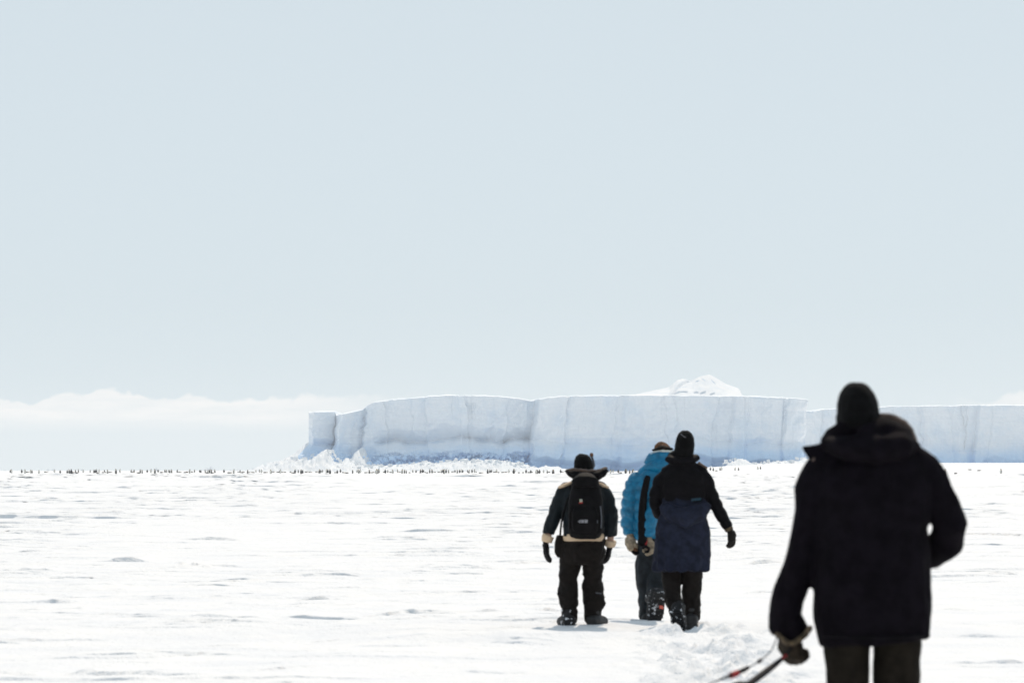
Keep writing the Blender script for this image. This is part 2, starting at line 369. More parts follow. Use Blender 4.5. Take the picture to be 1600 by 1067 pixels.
# the snow dome and tilted slabs on top of the berg, set back from the edge
def height_patch(name, px0, px1, D, y0, y1, nx, ny, hfun, parent, mat):
    px = np.linspace(px0, px1, nx)[None, :].repeat(ny, 0); yy = np.linspace(y0, y1, ny)[:, None].repeat(nx, 1)
    x = (px - 800) * K * D; z = hfun(px, yy)
    P = np.stack([x, yy + D, z], -1) - np.array(parent.location)[None, None, :]
    return link(name, mesh_from(name, P.reshape(-1, 3), grid_faces(ny, nx)), mat, parent)
DOME = [(930, 619), (950, 617.6), (975, 617.2), (1000, 615.8), (1022, 611), (1040, 607.5), (1053, 604.5), (1060, 599), (1066, 594), (1074, 591.5), (1080, 592), (1088, 595), (1094, 592), (1100, 589), (1108, 586.5), (1115, 585.2), (1119, 585), (1126, 588.5), (1145, 599.5), (1164, 606), (1167, 608.5), (1168, 612), (1170, 617), (1180, 620)]
def dome(px, yy):
    crest = CAM_H + (HZ - interp(DOME, px)) * K * (D1 + 70); lo = CAM_H + (HZ - 621) * K * D1
    r = np.clip(1 - np.abs(yy - 70) / 46, 0, 1); 
    ridge = 0.3 * fbm(px / 16 + yy / 30, yy / 16 - px / 50, seed=81, oct=4) * sstep(0, .25, r) * sstep(1.02, .85, r)
    gully = 1.8 * np.exp(-((px - (1088 - (70 - yy) * 1.25)) / 3.2) ** 2) * sstep(1.0, .92, r)
    slab = 1.6 * sstep(0, 1.2, px - (1052 + (yy - 52) * .5)) * np.exp(-np.clip(px - 1054, 0, None) / 12) * np.exp(-((yy - 60) / 9) ** 2)
    return lo - 0.6 + (crest - lo + .6) * r + ridge * np.clip((crest - lo) / 6, 0, 1) - gully * np.clip((crest - lo) / 6, 0, 1) + slab * .6
height_patch('snow_dome', 930, 1180, D1, 20, 118, 260, 90, dome, berg, m_bsnow)
for (a, b_, c, th) in [((1096, 591), (1104, 596), 44, .4), ((1111, 593), (1118, 600), 40, .4), ((1053, 606.5), (1075, 603.5), 43, .3), ((1086, 597), (1093, 594), 45, .5)]:
    p = at(*a, D1 + c) - berg.location; q = at(*b_, D1 + c) - berg.location
    bm = bmesh.new(); prev = None; Lm = (q - p).length; dirv = (q - p).normalized(); up = Vector((-dirv.z, 0, dirv.x))
    for i in range(8):
        f = i / 7; hgt = th * math.sin(PI * (0.08 + .84 * f)) * (.7 + .6 * rng.random()); cpt = p + (q - p) * f
        ring = [bm.verts.new(cpt + up * hgt * .5 + Vector((0, -.6, 0))), bm.verts.new(cpt - up * hgt * .5 + Vector((0, -1.4, 0))), bm.verts.new(cpt - up * hgt * .5 + Vector((0, 1.0, 0))), bm.verts.new(cpt + up * hgt * .5 + Vector((0, 1.0, 0)))]
        if prev:
            for j in range(4): bm.faces.new((prev[j], prev[(j + 1) % 4], ring[(j + 1) % 4], ring[j]))
        prev = ring
    bmesh.ops.recalc_face_normals(bm, faces=bm.faces); me = bpy.data.meshes.new('crevasse'); bm.to_mesh(me); bm.free(); link('crevasse', me, m_blue, berg)

# snow apron and drifted ramp at the foot of the left end, well forward of the cliff's shade
APR = [(388, 737), (398, 734.5), (412, 731.5), (425, 726), (436, 722), (446, 722.5), (455, 717), (463, 716), (470, 719), (485, 721), (497, 717.5), (505, 711), (512, 704.5), (519, 702), (523, 712), (529, 724), (540, 725), (548, 719), (556, 721), (565, 725), (580, 728), (610, 728.5), (630, 727), (660, 724.5), (690, 724), (720, 721), (750, 720), (780, 721.5), (805, 724), (815, 726), (826, 729), (840, 731), (852, 728.5), (866, 729.5), (880, 733), (900, 737)]
def apron(px, yy):
    DD = D1 - 66; crest = CAM_H + (HZ - (interp(APR, px) + 0.9 * fbm(px / 7, px * 0, seed=93, oct=4))) * K * DD
    f = sstep(-112, -66, yy); bck = sstep(10, -62, yy)
    lump = 0.9 * fbm(px / 5, yy / 6, seed=95, oct=4) + .7 * fbm(px / 13, yy / 9, seed=96, oct=2)
    return -1.2 + (crest + 1.2) * np.where(yy < -66, f, .35 + .65 * bck) + lump * np.clip(crest / 5, 0, 1) * sstep(-112, -100, yy)
height_patch('snow_apron', 388, 900, D1, -112, 6, 900, 60, apron, berg, m_bsnow)
APR2 = [(1108, 733), (1128, 729), (1133, 723.5), (1142, 719), (1152, 717), (1160, 722), (1168, 725), (1185, 724), (1196, 721.5), (1210, 720), (1225, 721), (1240, 719), (1252, 716), (1262, 712), (1275, 722), (1290, 727)]
def apron2(px, yy):
    DD = D1 - 60; crest = CAM_H + (HZ - (interp(APR2, px) + 0.7 * fbm(px / 5, px * 0, seed=97, oct=4))) * K * DD
    return -0.5 + (crest + .5) * np.where(yy < -60, sstep(-95, -60, yy), .5 + .5 * sstep(0, -56, yy)) + .5 * fbm(px / 4, yy / 5, seed=98, oct=3)
height_patch('snow_bank', 1108, 1290, D1, -95, -2, 330, 40, apron2, berg, m_bsnow)

RAMP = [(392, 738), (405, 734), (418, 730), (428, 724.5), (438, 720), (446, 715.5), (456, 709), (466, 701), (475, 694), (480, 690.5), (492, 690), (500, 700)]
def ramp_left(px, yy):
    DD = D1 + 12; crest = CAM_H + (HZ - (interp(RAMP, px) + .7 * fbm(px / 6, px * 0, seed=193, oct=4))) * K * DD
    return -.8 + (crest + .8) * np.where(yy < 12, np.clip((yy + 34) / 46, 0, 1) ** 1.1, sstep(80, 16, yy)) + .55 * fbm(px / 6, yy / 7, seed=195, oct=4) * sstep(-34, -26, yy) * sstep(14, 8, yy)
height_patch('snow_ramp', 392, 500, D1, -34, 80, 160, 70, ramp_left, berg, m_bsnow)
RAMP2 = [(536, 738), (543, 724), (550, 714), (556, 707), (561, 702.5), (566, 701), (570, 704), (576, 714), (583, 724), (590, 738)]
def ramp_mid(px, yy):
    crest = CAM_H + (HZ - interp(RAMP2, px)) * K * (D1 - 8)
    return -.5 + (crest + .5) * np.where(yy < -6, sstep(-40, -6, yy), 1.0) + .7 * fbm(px / 5, yy / 6, seed=197, oct=4)
height_patch('snow_ramp', 536, 590, D1, -40, 12, 60, 40, ramp_mid, berg, m_bsnow)

# brash ice: thousands of small broken blocks along the foot
def rubble(name, pts, mat, parent):
    R = np.random.default_rng(55); Vs = []; Fs = []; off = 0
    cube = np.array([[-1, -1, -1], [1, -1, -1], [1, 1, -1], [-1, 1, -1], [-1, -1, 1], [1, -1, 1], [1, 1, 1], [-1, 1, 1]], float)
    F = np.array([[0, 3, 2, 1], [4, 5, 6, 7], [0, 1, 5, 4], [1, 2, 6, 5], [2, 3, 7, 6], [3, 0, 4, 7]])
    for (x, y, z, r) in pts:
        v = cube * (R.uniform(.6, 1.25, 3) * r) * R.uniform(.7, 1.15, (8, 1)); a, c = R.uniform(0, PI), R.normal(0, .35)
        Ra = np.array([[math.cos(a), -math.sin(a), 0], [math.sin(a), math.cos(a), 0], [0, 0, 1]]); Rc = np.array([[1, 0, 0], [0, math.cos(c), -math.sin(c)], [0, math.sin(c), math.cos(c)]])
        Vs.append(v @ Rc.T @ Ra.T + np.array([x, y, z])); Fs.append(F + off); off += 8
    P = np.concatenate(Vs) - np.array(parent.location)
    return link(name, mesh_from(name, P, np.concatenate(Fs), False), mat, parent)
pts = []
R = np.random.default_rng(12)
for i in range(1300):
    px = R.choice([R.uniform(392, 480), R.uniform(470, 600), R.uniform(560, 835), R.uniform(1110, 1262)], p=[.28, .22, .4, .10])
    yy = -66 + R.normal(0, 11)
    if px < 1000: z = float(apron(np.array(px), np.array(yy)))
    else: z = float(apron2(np.array(px), np.array(yy + 4)))
    r = .14 + R.random() ** 5 * .95
    pts.append(((px - 800) * K * (D1 - 66), D1 + yy, z + r * .05, r))
tag(rubble('brash_ice', pts, m_bsnow, berg), kind='stuff')
pts = []
for i in range(420):                                        # blue rubble lying in the cliff's shade, behind the apron
    px = R.choice([R.uniform(470, 540), R.uniform(555, 830), R.uniform(700, 800)], p=[.25, .55, .2])
    z = R.uniform(0, 1) ** 1.5 * 6.5 + 1.5; yy = -15 - R.uniform(2, 9) + z * .5
    pts.append(((px - 800) * s1, D1 + yy, z, .3 + R.random() ** 3 * .9))
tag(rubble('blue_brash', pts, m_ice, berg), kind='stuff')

D2 = 2700.0
berg2 = empty('iceberg', (150.0, D2, -0.6), 'lower flat-topped iceberg on the right, partly hidden behind the nearest man in black', 'iceberg')
TOP2 = [(1240, 644), (1266, 642.5), (1300, 639.5), (1380, 636), (1440, 634.8), (1495, 634.6), (1510, 633.6), (1560, 633.8), (1600, 634.2), (1700, 636), (1830, 640)]
FACE2 = [(1240, 2), (1300, -4), (1380, 3), (1436, 2), (1440, 3.5), (1446, -2), (1490, 0), (1497, -3), (1524, 6), (1528, 0), (1600, -6), (1700, 4), (1830, 0)]
def prof2(PX, PY, tp):
    q = PY + 7 * fbm(PX / 50, PX * 0, seed=167, oct=3)
    return np.interp(q, [600, 670, 690, 700, 710, 718, 728, 745], [0, 0, 1, 2.2, -1.5, -3, -1, 1]) + 1.4 * np.maximum(0, fbm((PX - .6 * PY) / 24, PY / 30, seed=171, oct=3))
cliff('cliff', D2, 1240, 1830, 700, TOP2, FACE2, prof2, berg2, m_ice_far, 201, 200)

# small broken ice pieces far out on the horizon to the left
for i, (px, wpx, hpx, lab) in enumerate([(8, 4, 2, None), (75, 5, 2.5, None), (83, 4, 2, None), (128, 3, 2.5, None), (205, 9, 1.6, None), (236, 3, 3, None), (244, 4, 5, None), (323, 8, 4, None), (329, 7, 7.5, 1), (362, 10, 2, None), (372, 6, 1.8, None)]):
    D = 3300.0; s = K * D; Rr = np.random.default_rng(300 + i)
    bm = bmesh.new(); bmesh.ops.create_icosphere(bm, subdivisions=2, radius=1)
    for v in bm.verts:
        v.co = v.co * Rr.uniform(.7, 1.2); v.co.x *= wpx * s / 2; v.co.y *= wpx * s / 2; v.co.z = max(-.3, v.co.z) * hpx * s
    me = bpy.data.meshes.new('ice_block'); bm.to_mesh(me); bm.free()
    o = link('ice_block', me, m_bsnow, None, ((px - 800) * s, D, float(swell((px - 800) * s, D))))
    tag(o, 'tallest ragged chunk of ice on the horizon left of the iceberg' if lab else ('small chunk of broken ice at far left under the puffy cloud' if px < 180 else 'small low chunk of broken ice on the horizon under the middle of the cloud' if px < 300 else 'flat sliver of broken ice just right of the tallest horizon chunk' if px > 340 else 'ragged ice chunk leaning against the tallest horizon chunk'), 'ice block', 'ice chunks on the left horizon')

# thin frost haze lying over the ice: one closed box of even air round everything
bm = bmesh.new(); bmesh.ops.create_cube(bm, size=1.0)
for v_ in bm.verts: v_.co = Vector((v_.co.x * 20000, v_.co.y * 16000 + 500, -14 if v_.co.z < 0 else 62))
me = bpy.data.meshes.new('haze'); bm.to_mesh(me); bm.free()
m_haze = bpy.data.materials.new('haze'); m_haze.use_nodes = True; t = m_haze.node_tree; t.nodes.clear()
pv = N(t, 'ShaderNodeVolumePrincipled'); pv.inputs['Color'].default_value = (.93, .95, .97, 1); pv.inputs['Density'].default_value = HAZE; pv.inputs['Anisotropy'].default_value = 0.3
t.links.new(pv.outputs[0], N(t, 'ShaderNodeOutputMaterial').inputs['Volume'])
tag(link('haze', me, m_haze), 'thin pale frost haze over the ice', None, None, 'stuff')

# ------------------------------------------------------------------ building people and clothes: closed tubes fused into one skin
class Soup:
    def __init__(self): self.V = []; self.F = []
    def tube(self, pts, rx, ry=None, hint=None, n=18, power=2.0):
        pts = [Vector(p) for p in pts]; m = len(pts)
        ry = rx if ry is None else ry
        off = len(self.V)
        for i, p in enumerate(pts):
            t = (pts[min(i + 1, m - 1)] - pts[max(i - 1, 0)]).normalized()
            u = (hint - t * hint.dot(t)) if hint is not None else t.cross(Vector((0, 1, 0)))
            if u.length < .2: u = Vector((1, 0, 0)) - t * t.x
            u.normalize(); v = t.cross(u)
            for k in range(n):
                a = 2 * PI * k / n; c, s_ = math.cos(a), math.sin(a)
                c = math.copysign(abs(c) ** (2 / power), c); s_ = math.copysign(abs(s_) ** (2 / power), s_)
                self.V.append(p + u * (c * rx[i]) + v * (s_ * ry[i]))
        for i in range(m - 1):
            for k in range(n):
                a = off + i * n + k; b = off + i * n + (k + 1) % n
                self.F.append((a, b, b + n, a + n))
        for ring, p, rev in ((0, pts[0], True), (m - 1, pts[-1], False)):
            c = len(self.V); self.V.append(p)
            for k in range(n):
                a = off + ring * n + k; b = off + ring * n + (k + 1) % n
                self.F.append((b, a, c) if rev else (a, b, c))
        return self
    def ball(self, c, r, n=14):
        c = Vector(c); rx, ry, rz = r if isinstance(r, (tuple, list)) else (r, r, r)
        hs = [math.sin(-PI / 2 + PI * (i + .5) / 9) for i in range(9)]
        self.tube([c + Vector((0, 0, rz * h)) for h in hs], [rx * math.sqrt(1 - h * h) for h in hs], [ry * math.sqrt(1 - h * h) for h in hs], hint=Vector((1, 0, 0)), n=n)
        return self
    def prism(self, poly, thick):
        """a closed plate: polygon of points, thickness along the view depth"""
        off = len(self.V); n = len(poly); h = Vector((0, thick / 2, 0))
        self.V += [Vector(p) - h for p in poly] + [Vector(p) + h for p in poly]
        self.F.append(tuple(off + i for i in range(n))); self.F.append(tuple(off + n + i for i in reversed(range(n))))
        for i in range(n): j = (i + 1) % n; self.F.append((off + i, off + n + i, off + n + j, off + j))
        return self
    def raw(self, name='tmp'):
        me = bpy.data.meshes.new(name); me.from_pydata([tuple(v) for v in self.V], [], self.F)
        bm = bmesh.new(); bm.from_mesh(me); bmesh.ops.recalc_face_normals(bm, faces=bm.faces); bm.to_mesh(me); bm.free()
        return me
def skin(name, soup, voxel, mat, parent, smooth=4, folds=0.0, freq=9.0, stretch=(1, 1, 1), seed=1, quilt=None, sharp=1.0):
    """fuse the tubes of a soup into one continuous surface, then wrinkle it"""
    o = bpy.data.objects.new('tmp', soup.raw()); C.objects.link(o)
    r = o.modifiers.new('r', 'REMESH'); r.mode = 'VOXEL'; r.voxel_size = voxel
    if smooth:
        s = o.modifiers.new('s', 'SMOOTH'); s.iterations = smooth; s.factor = 0.5
    dg = bpy.context.evaluated_depsgraph_get(); me = bpy.data.meshes.new_from_object(o.evaluated_get(dg))
    old = o.data; bpy.data.objects.remove(o); bpy.data.meshes.remove(old)
    me.name = name; n = len(me.vertices)
    co = np.empty(n * 3, np.float32); me.vertices.foreach_get('co', co); co = co.reshape(-1, 3)
    no = np.empty(n * 3, np.float32); me.vertex_normals.foreach_get('vector', no); no = no.reshape(-1, 3)
    if folds:
        q = co * np.array(stretch) * freq
        wx = .5 * vnoise(q[:, 0] * .6, q[:, 1] * .6, q[:, 2] * .6, seed + 90)
        f1 = 1 - np.abs(fbm(q[:, 0] + wx, q[:, 1], q[:, 2] - wx, seed, 3)) * 1.5        # creases
        f2 = fbm(q[:, 0] * .5, q[:, 1] * .5, q[:, 2] * .5, seed + 7, 2)
        co = co + no * (folds * (0.55 * np.sign(f1) * np.abs(f1) ** sharp + 0.6 * f2))[:, None]
    if quilt is not None: co = co + no * quilt(co)[:, None]
    me.vertices.foreach_set('co', co.astype(np.float32).ravel()); me.update()
    me.polygons.foreach_set('use_smooth', np.ones(len(me.polygons), bool))
    return link(name, me, mat, parent)
def hand(S, wr, d, nrm, side, curl=0.7, sc=1.0, fat=1.0):
    """palm, four unequal bent fingers, thumb from the side of the palm; d along the fingers, nrm the way they close"""
    d = Vector(d).normalized(); nrm = Vector(nrm); nrm = (nrm - d * nrm.dot(d)).normalized(); s = d.cross(nrm) * side
    wr = Vector(wr)
    S.tube([wr - d * .03 * sc, wr, wr + d * .05 * sc, wr + d * .095 * sc], [.030 * sc, .034 * sc, .046 * sc, .044 * sc], [.024 * sc, .022 * sc, .021 * sc, .018 * sc], hint=s)
    for i, L in enumerate((.074, .083, .077, .060)):
        p = wr + d * (.088 * sc) + s * ((.034 - .0225 * i) * sc); a = 0.12 + .08 * i * curl; pts = [p]
        for f in (.45, .32, .25):
            a += curl * (.55 if f == .45 else .8); p = p + (d * math.cos(a) + nrm * math.sin(a)) * (L * f * sc); pts.append(p)
        r = .0112 * sc * fat
        S.tube([pts[0] - d * .02 * sc] + pts + [pts[-1] + (pts[-1] - pts[-2]).normalized() * r * .7], [r * 1.05, r * 1.05, r, r * .95, r * .85, r * .4], hint=s, n=10)
    p = wr + d * .02 * sc + s * .034 * sc; q = p + (d * .75 + s * .6 + nrm * .35).normalized() * .045 * sc; e = q + (d * .85 + s * .1 + nrm * .6).normalized() * .035 * sc
    r = .0135 * sc * fat
    S.tube([p - s * .015 * sc, p, q, e, e + (e - q).normalized() * r * .6], [r * 1.3, r * 1.2, r * 1.05, r * .9, r * .4], hint=nrm, n=10)
    return S
m_skin, t, b = material('skin'); t.links.new(ramp_mix(t, noise_tex(t, 40, 3), (.42, .25, .18), (.52, .32, .24)), b.inputs['Base Color']); b.inputs['Roughness'].default_value = .5
def head(S, c, k=1.0):
    """head facing +y: skull, brow, cheeks, nose, lips, chin, ears"""
    c = Vector(c)
    S.ball(c + Vector((0, -.008, .018)) * k, (.074 * k, .094 * k, .102 * k))
    S.ball(c + Vector((0, .030, -.045)) * k, (.055 * k, .062 * k, .072 * k))
    S.ball(c + Vector((0, .078, -.098)) * k, (.022 * k, .018 * k, .018 * k))                        # chin
    S.tube([c + Vector((0, .088, .022)) * k, c + Vector((0, .104, -.012)) * k, c + Vector((0, .112, -.034)) * k, c + Vector((0, .09, -.046)) * k], [.008 * k, .010 * k, .016 * k, .012 * k])
    S.tube([c + Vector((-.045, .072, .036)) * k, c + Vector((0, .090, .038)) * k, c + Vector((.045, .072, .036)) * k], [.010 * k, .012 * k, .010 * k], hint=Vector((0, 0, 1)))
    S.tube([c + Vector((-.022, .088, -.068)) * k, c + Vector((0, .095, -.066)) * k, c + Vector((.022, .088, -.068)) * k], [.006 * k, .009 * k, .006 * k], hint=Vector((0, 0, 1)))
    for s in (-1, 1):
        S.ball(c + Vector((s * .040, .068, -.025)) * k, (.024 * k, .024 * k, .026 * k))
        S.ball(c + Vector((s * .076, -.004, -.005)) * k, (.010 * k, .020 * k, .032 * k))
    return S
class Figure:
    """a walker whose parts are given as (photo px, photo py, depth offset in m) at his own distance from the camera"""
    def __init__(self, d, foot_px, label, group=None, zfoot=None):
        self.d = d; self.s = K * d; x = (foot_px - 800) * self.s
        self.root = empty('person', (x, d, ground_z(x, d) if zfoot is None else zfoot), label, 'person', group)
        self.base = Vector(self.root.location)
    def p(self, px, py, dy=0.0): return at(px, py, self.d) + Vector((0, dy, 0)) - self.base
    def tube(self, S, rows, k=1.0, flat=None, **kw):
        """rows of (px, py, dy, radius px[, depth radius m])"""
        pts = [self.p(r[0], r[1], r[2]) for r in rows]; rx = [r[3] * self.s * k for r in rows]
        ry = [(r[4] * (k if flat is None else flat)) if len(r) > 4 else r[3] * self.s * k for r in rows]
        return S.tube(pts, rx, ry, **kw)
    def body(self, headc, hk, arms, legs, spine, hands):
        S = Soup(); head(S, self.p(*headc), hk)
        self.tube(S, spine)
        for a in arms: self.tube(S, a, .62)
        for l in legs: self.tube(S, l, .68)
        for h in hands: hand(S, *h)
        o = skin('body', S, .011, m_skin, self.root, 3)
        for s in (-1, 1):                                   # eyes, set in under the brow
            e = Soup().ball(Vector((s * .031, .080, .014)) * hk + self.p(*headc), .0125 * hk, 10)
            link('eye', e.raw('eye'), m_eye, o)
        return o
def boot(F, name, px, py, dy, wpx, length, mat, parent, toe=(0, 1, 0), lift=0.0, shaft=0.16, msole=None):
    """winter boot: shaft, rounded foot, thick sole; toe gives the way it points"""
    s = F.s; c = F.p(px, py, dy); toe = Vector(toe).normalized(); up = Vector((0, 0, 1)) - toe * toe.z; up.normalize(); w = wpx * s
    side = toe.cross(up)
    S = Soup()
    S.tube([c + up * .05 - toe * .10 * length / .3, c + up * .055 - toe * .04, c + up * .055 + toe * length * .30, c + up * .045 + toe * length * .55, c + up * .04 + toe * length * .66], [w * .62, w * .85, w * .9, w * .85, w * .45], [.05, .055, .052, .04, .024], hint=side, power=2.6)
    S.tube([c + up * .04, c + up * .10, c + up * shaft], [w * .72, w * .72, w * .78], [.075, .07, .07], hint=side)
    o = skin(name, S, .009, mat, parent, 2, .004, 22, seed=int(px))
    T = Soup(); T.tube([c - up * .004 - toe * .10, c - up * .002 + toe * .02, c + toe * length * .35, c + up * .006 + toe * length * .68], [w * .7, w * .86, w * .95, w * .6], [.018, .018, .018, .012], hint=side, power=4)
    for i in range(7):                                      # tread
        q = c - toe * (.08 - i * length * .115) - up * .021
        T.tube([q - side * w * .75, q + side * w * .75], [.008, .008], [.010, .010], hint=toe, n=8, power=5)
    link('sole', T.raw('sole'), msole or m_sole, o)
    return o

m_eye, t, b = material('eye'); b.inputs['Base Color'].default_value = (.6, .58, .55, 1); b.inputs['Roughness'].default_value = .2
m_black = cloth('black_parka_cloth', (.0048, .0036, .0058), .85, spec=.05)
m_black2 = cloth('black_nylon', (.0036, .0031, .0042), .6, spec=.06)
m_knit = cloth('black_knit', (.0036, .0036, .0040), .9, fine=420, relief=.003, spec=.06, sheen=.04)
m_olive = cloth('olive_brown_trousers', (.0125, .0098, .0070), .85, spec=.08)
m_rim_brown = cloth('brown_trim_and_sunlit_rim', (.10, .064, .048), .95, fine=330, relief=.006, sheen=.25)  # brown trim, also stands in for sunlit edges of dark cloth
m_dmitt = cloth('dark_leather', (.022, .015, .009), .75, var=.6, fold=40, relief=.003, spec=.15)
m_mitt = cloth('brown_leather', (.085, .06, .034), .75, var=.6, fold=40, relief=.003)
m_petrol = cloth('petrol_black_jacket', (.0045, .0085, .0115), .55, spec=.14)
m_brown = cloth('dark_brown_snow_trousers', (.0075, .0053, .0043), .7, spec=.12)
m_tan = cloth('tan_trim_and_sunlit_shoulder', (.62, .46, .31), .8, var=.12)  # tan trim, also painted on where sun catches the shoulders
m_pack = cloth('black_backpack_cloth', (.0042, .0038, .0044), .7, spec=.08)
m_blue_d = cloth('bright_blue_down', (.0, .15, .29), .38, var=.25, spec=.35, fold=20)
m_navy = cloth('navy_skirt_cloth', (.0125, .0155, .030), .75, var=.35, spec=.10)
m_teal = cloth('slate_trousers', (.0085, .0125, .0165), .6, var=.5, spec=.2)
m_cream = cloth('cream_fleece', (.62, .66, .62), .95, var=.1)
m_mit2 = cloth('tan_mitten', (.30, .24, .17), .85, var=.35, fold=40)
m_orange = cloth('orange_brown_wool', (.11, .048, .022), .9, var=.5, fold=40)
m_sole, t, b = material('rubber_sole'); b.inputs['Base Color'].default_value = (.012, .012, .013, 1); b.inputs['Roughness'].default_value = .6
m_bootsnow = cloth('snowy_boot', (.012, .012, .013), .6, var=.3, spec=.25)
t = m_bootsnow.node_tree; b = t.nodes['Principled BSDF']; src = b.inputs['Base Color'].links[0].from_socket
t.links.new(ramp_mix(t, noise_tex(t, 26, 3, .6), src, (.75, .77, .8), .60, .66), b.inputs['Base Color'])
m_white_print, t, b = material('white_print'); b.inputs['Base Color'].default_value = (.34, .34, .36, 1); b.inputs['Roughness'].default_value = .6
m_red, t, b = material('red_cloth'); b.inputs['Base Color'].default_value = (.35, .012, .014, 1); b.inputs['Roughness'].default_value = .7
m_coral, t, b = material('coral_patch'); b.inputs['Base Color'].default_value = (.65, .12, .08, 1); b.inputs['Roughness'].default_value = .7
m_green, t, b = material('pale_green_cloth'); b.inputs['Base Color'].default_value = (.40, .46, .30, 1); b.inputs['Roughness'].default_value = .7
m_dteal, t, b = material('dark_teal_cloth'); b.inputs['Base Color'].default_value = (.0, .028, .05, 1); b.inputs['Roughness'].default_value = .7
m_cord, t, b = material('black_cord'); b.inputs['Specular IOR Level'].default_value = .1; b.inputs['Base Color'].default_value = (.012, .011, .013, 1); b.inputs['Roughness'].default_value = .7
m_cordg, t, b = material('grey_cord'); b.inputs['Base Color'].default_value = (.10, .11, .13, 1); b.inputs['Roughness'].default_value = .7

# ------------------------------------------------------------------ the nearest man
A = Figure(18.3, 1362, 'nearest person from behind in long black parka and brown trousers, left hand holding cords')
armL = [(1335, 702, 0, 22, .08), (1306, 716, 0, 27, .085), (1286, 736, 0, 30, .085), (1272, 765, 0, 31, .085), (1264, 808, 0, 28, .08), (1257, 848, .01, 27, .078), (1243, 900, .02, 26, .075), (1232, 935, .04, 23.5, .068), (1227, 965, .06, 20.5, .06), (1224, 990, .07, 18, .055)]
armR = [(1388, 704, 0, 22, .08), (1418, 716, 0, 26, .085), (1441, 733, 0, 29, .085), (1456, 758, 0, 31, .085), (1474, 793, 0, 28, .08), (1486.5, 818, 0, 26, .08), (1482, 846, .06, 26, .078), (1462, 864, .16, 23, .072), (1438, 868, .25, 20, .064)]
legL = [(1326, 960, 0, 38, .10), (1323, 1000, 0, 36, .10), (1323.5, 1067, .0, 33, .092), (1326, 1115, .02, 28, .082), (1328, 1180, 0, 25, .072), (1330, 1240, -.02, 21, .062)]
legR = [(1399, 960, 0, 39, .10), (1403, 1000, 0, 38, .10), (1402, 1067, .03, 36, .095), (1400, 1115, .08, 30, .085), (1398, 1180, .10, 26, .075), (1396, 1240, .10, 22, .065)]
A.body((1344, 652, .02), .95, [armL, armR], [legL, legR], [(1350, 668, 0, 20, .055), (1358, 700, 0, 34, .08), (1363, 760, 0, 62, .11), (1363, 860, 0, 58, .11), (1364, 950, 0, 60, .115), (1364, 985, 0, 58, .11)],
       [(A.p(1228, 985, .07), (.10, .10, -1), (.75, .75, .15), -1, 1.4, .7, .8), (A.p(1438, 868, .25), (-.7, .7, -.2), (0, -.2, -1), 1, .5, .9, .8)])
S = Soup()
A.tube(S, [(1367.5, 1003, 0, 86, .165), (1364, 960, 0, 91, .175), (1362.5, 905, 0, 91.5, .178), (1361, 860, 0, 91, .178), (1358, 826, 0, 87, .177), (1361, 795, 0, 92, .175), (1364, 755, 0, 97, .165), (1364, 728, 0, 86, .15), (1363, 708, 0, 66, .125), (1360, 690, 0, 46, .10)], power=2.5)
A.tube(S, armL); A.tube(S, armR)
jk = skin('parka', S, .012, m_black, A.root, 3, .015, 7, (1, 1, .7), 31)
for nm, q in (('hem_seam', [(1284, 990, -.13), (1320, 992, -.178), (1366, 993, -.188), (1412, 992, -.178), (1448, 990, -.13)]),):
    S = Soup(); S.tube([A.p(*v) for v in q], [.006] * 5, n=8, hint=Vector((0, 0, 1))); link(nm, S.raw(nm), m_black2, jk)
S = Soup()
S.tube([A.p(1290, 694, -.06), A.p(1320, 700, -.13), A.p(1365, 702, -.15), A.p(1400, 697, -.12), A.p(1422, 699, -.04)], [v * A.s for v in (12, 18, 24, 22, 10)], [.05, .07, .08, .08, .05], hint=Vector((0, 0, 1)))
S.tube([A.p(1285, 695, .0), A.p(1302, 682, .0), A.p(1324, 670, .0), A.p(1345, 664, -.02)], [v * A.s for v in (9, 15, 20, 22)], [.05, .07, .09, .09], hint=Vector((0, 0, 1)))
S.tube([A.p(1345, 680, -.03), A.p(1375, 676, -.05), A.p(1403, 688, -.04), A.p(1424, 707, -.02)], [v * A.s for v in (22, 26, 24, 12)], [.10, .11, .10, .06], hint=Vector((0, 0, 1)))
hd = skin('hood', S, .012, m_black, A.root, 4, .008, 10, (1, 1, 1), 37)
S = Soup()
rim = [(1366, 653, .03), (1380, 650, .0), (1396, 653, -.01), (1411, 661, -.02), (1422, 674, -.02), (1429, 689, -.01), (1432, 703, .0)]
S.tube([A.p(*q) for q in rim], [v * A.s for v in (3, 4.5, 5, 5, 4.5, 4, 2.5)], [.03, .035, .035, .035, .03, .03, .02])
skin('sunlit_hood_rim', S, .007, m_rim_brown, hd, 1, .006, 50, seed=41)  # hood edge trim with the sunlit brown put into its colour
S = Soup()
S.prism([A.p(1252, 698, -.01), A.p(1275, 694, -.02), A.p(1300, 686, -.03), A.p(1302, 712, -.04), A.p(1268, 724, -.03)], .03)
S.tube([A.p(1256, 700, 0), A.p(1278, 704, -.01), A.p(1296, 708, -.02)], [3 * A.s, 10 * A.s, 14 * A.s], [.012, .02, .03], hint=Vector((0, 0, 1)))
skin('collar_flap', S, .008, m_black, A.root, 1, .003, 20, seed=43)
S = Soup(); S.ball(A.p(1271, 719, -.05), (.010, .008, .012)); link('toggle', S.raw('toggle'), m_rim_brown, A.root)
S = Soup()
A.tube(S, [(1345, 674, .0, 31, .10), (1343, 662, .0, 32.5, .108), (1340.5, 648, .0, 33.8, .112), (1339.5, 630, .0, 32.4, .108), (1338.5, 615, .0, 27.5, .094), (1338.5, 604, .0, 20, .07), (1339, 598, 0, 11, .04)])
hat = skin('beanie', S, .008, m_knit, A.root, 2, .004, 14, (1, 1, .25), 47)
S = Soup()
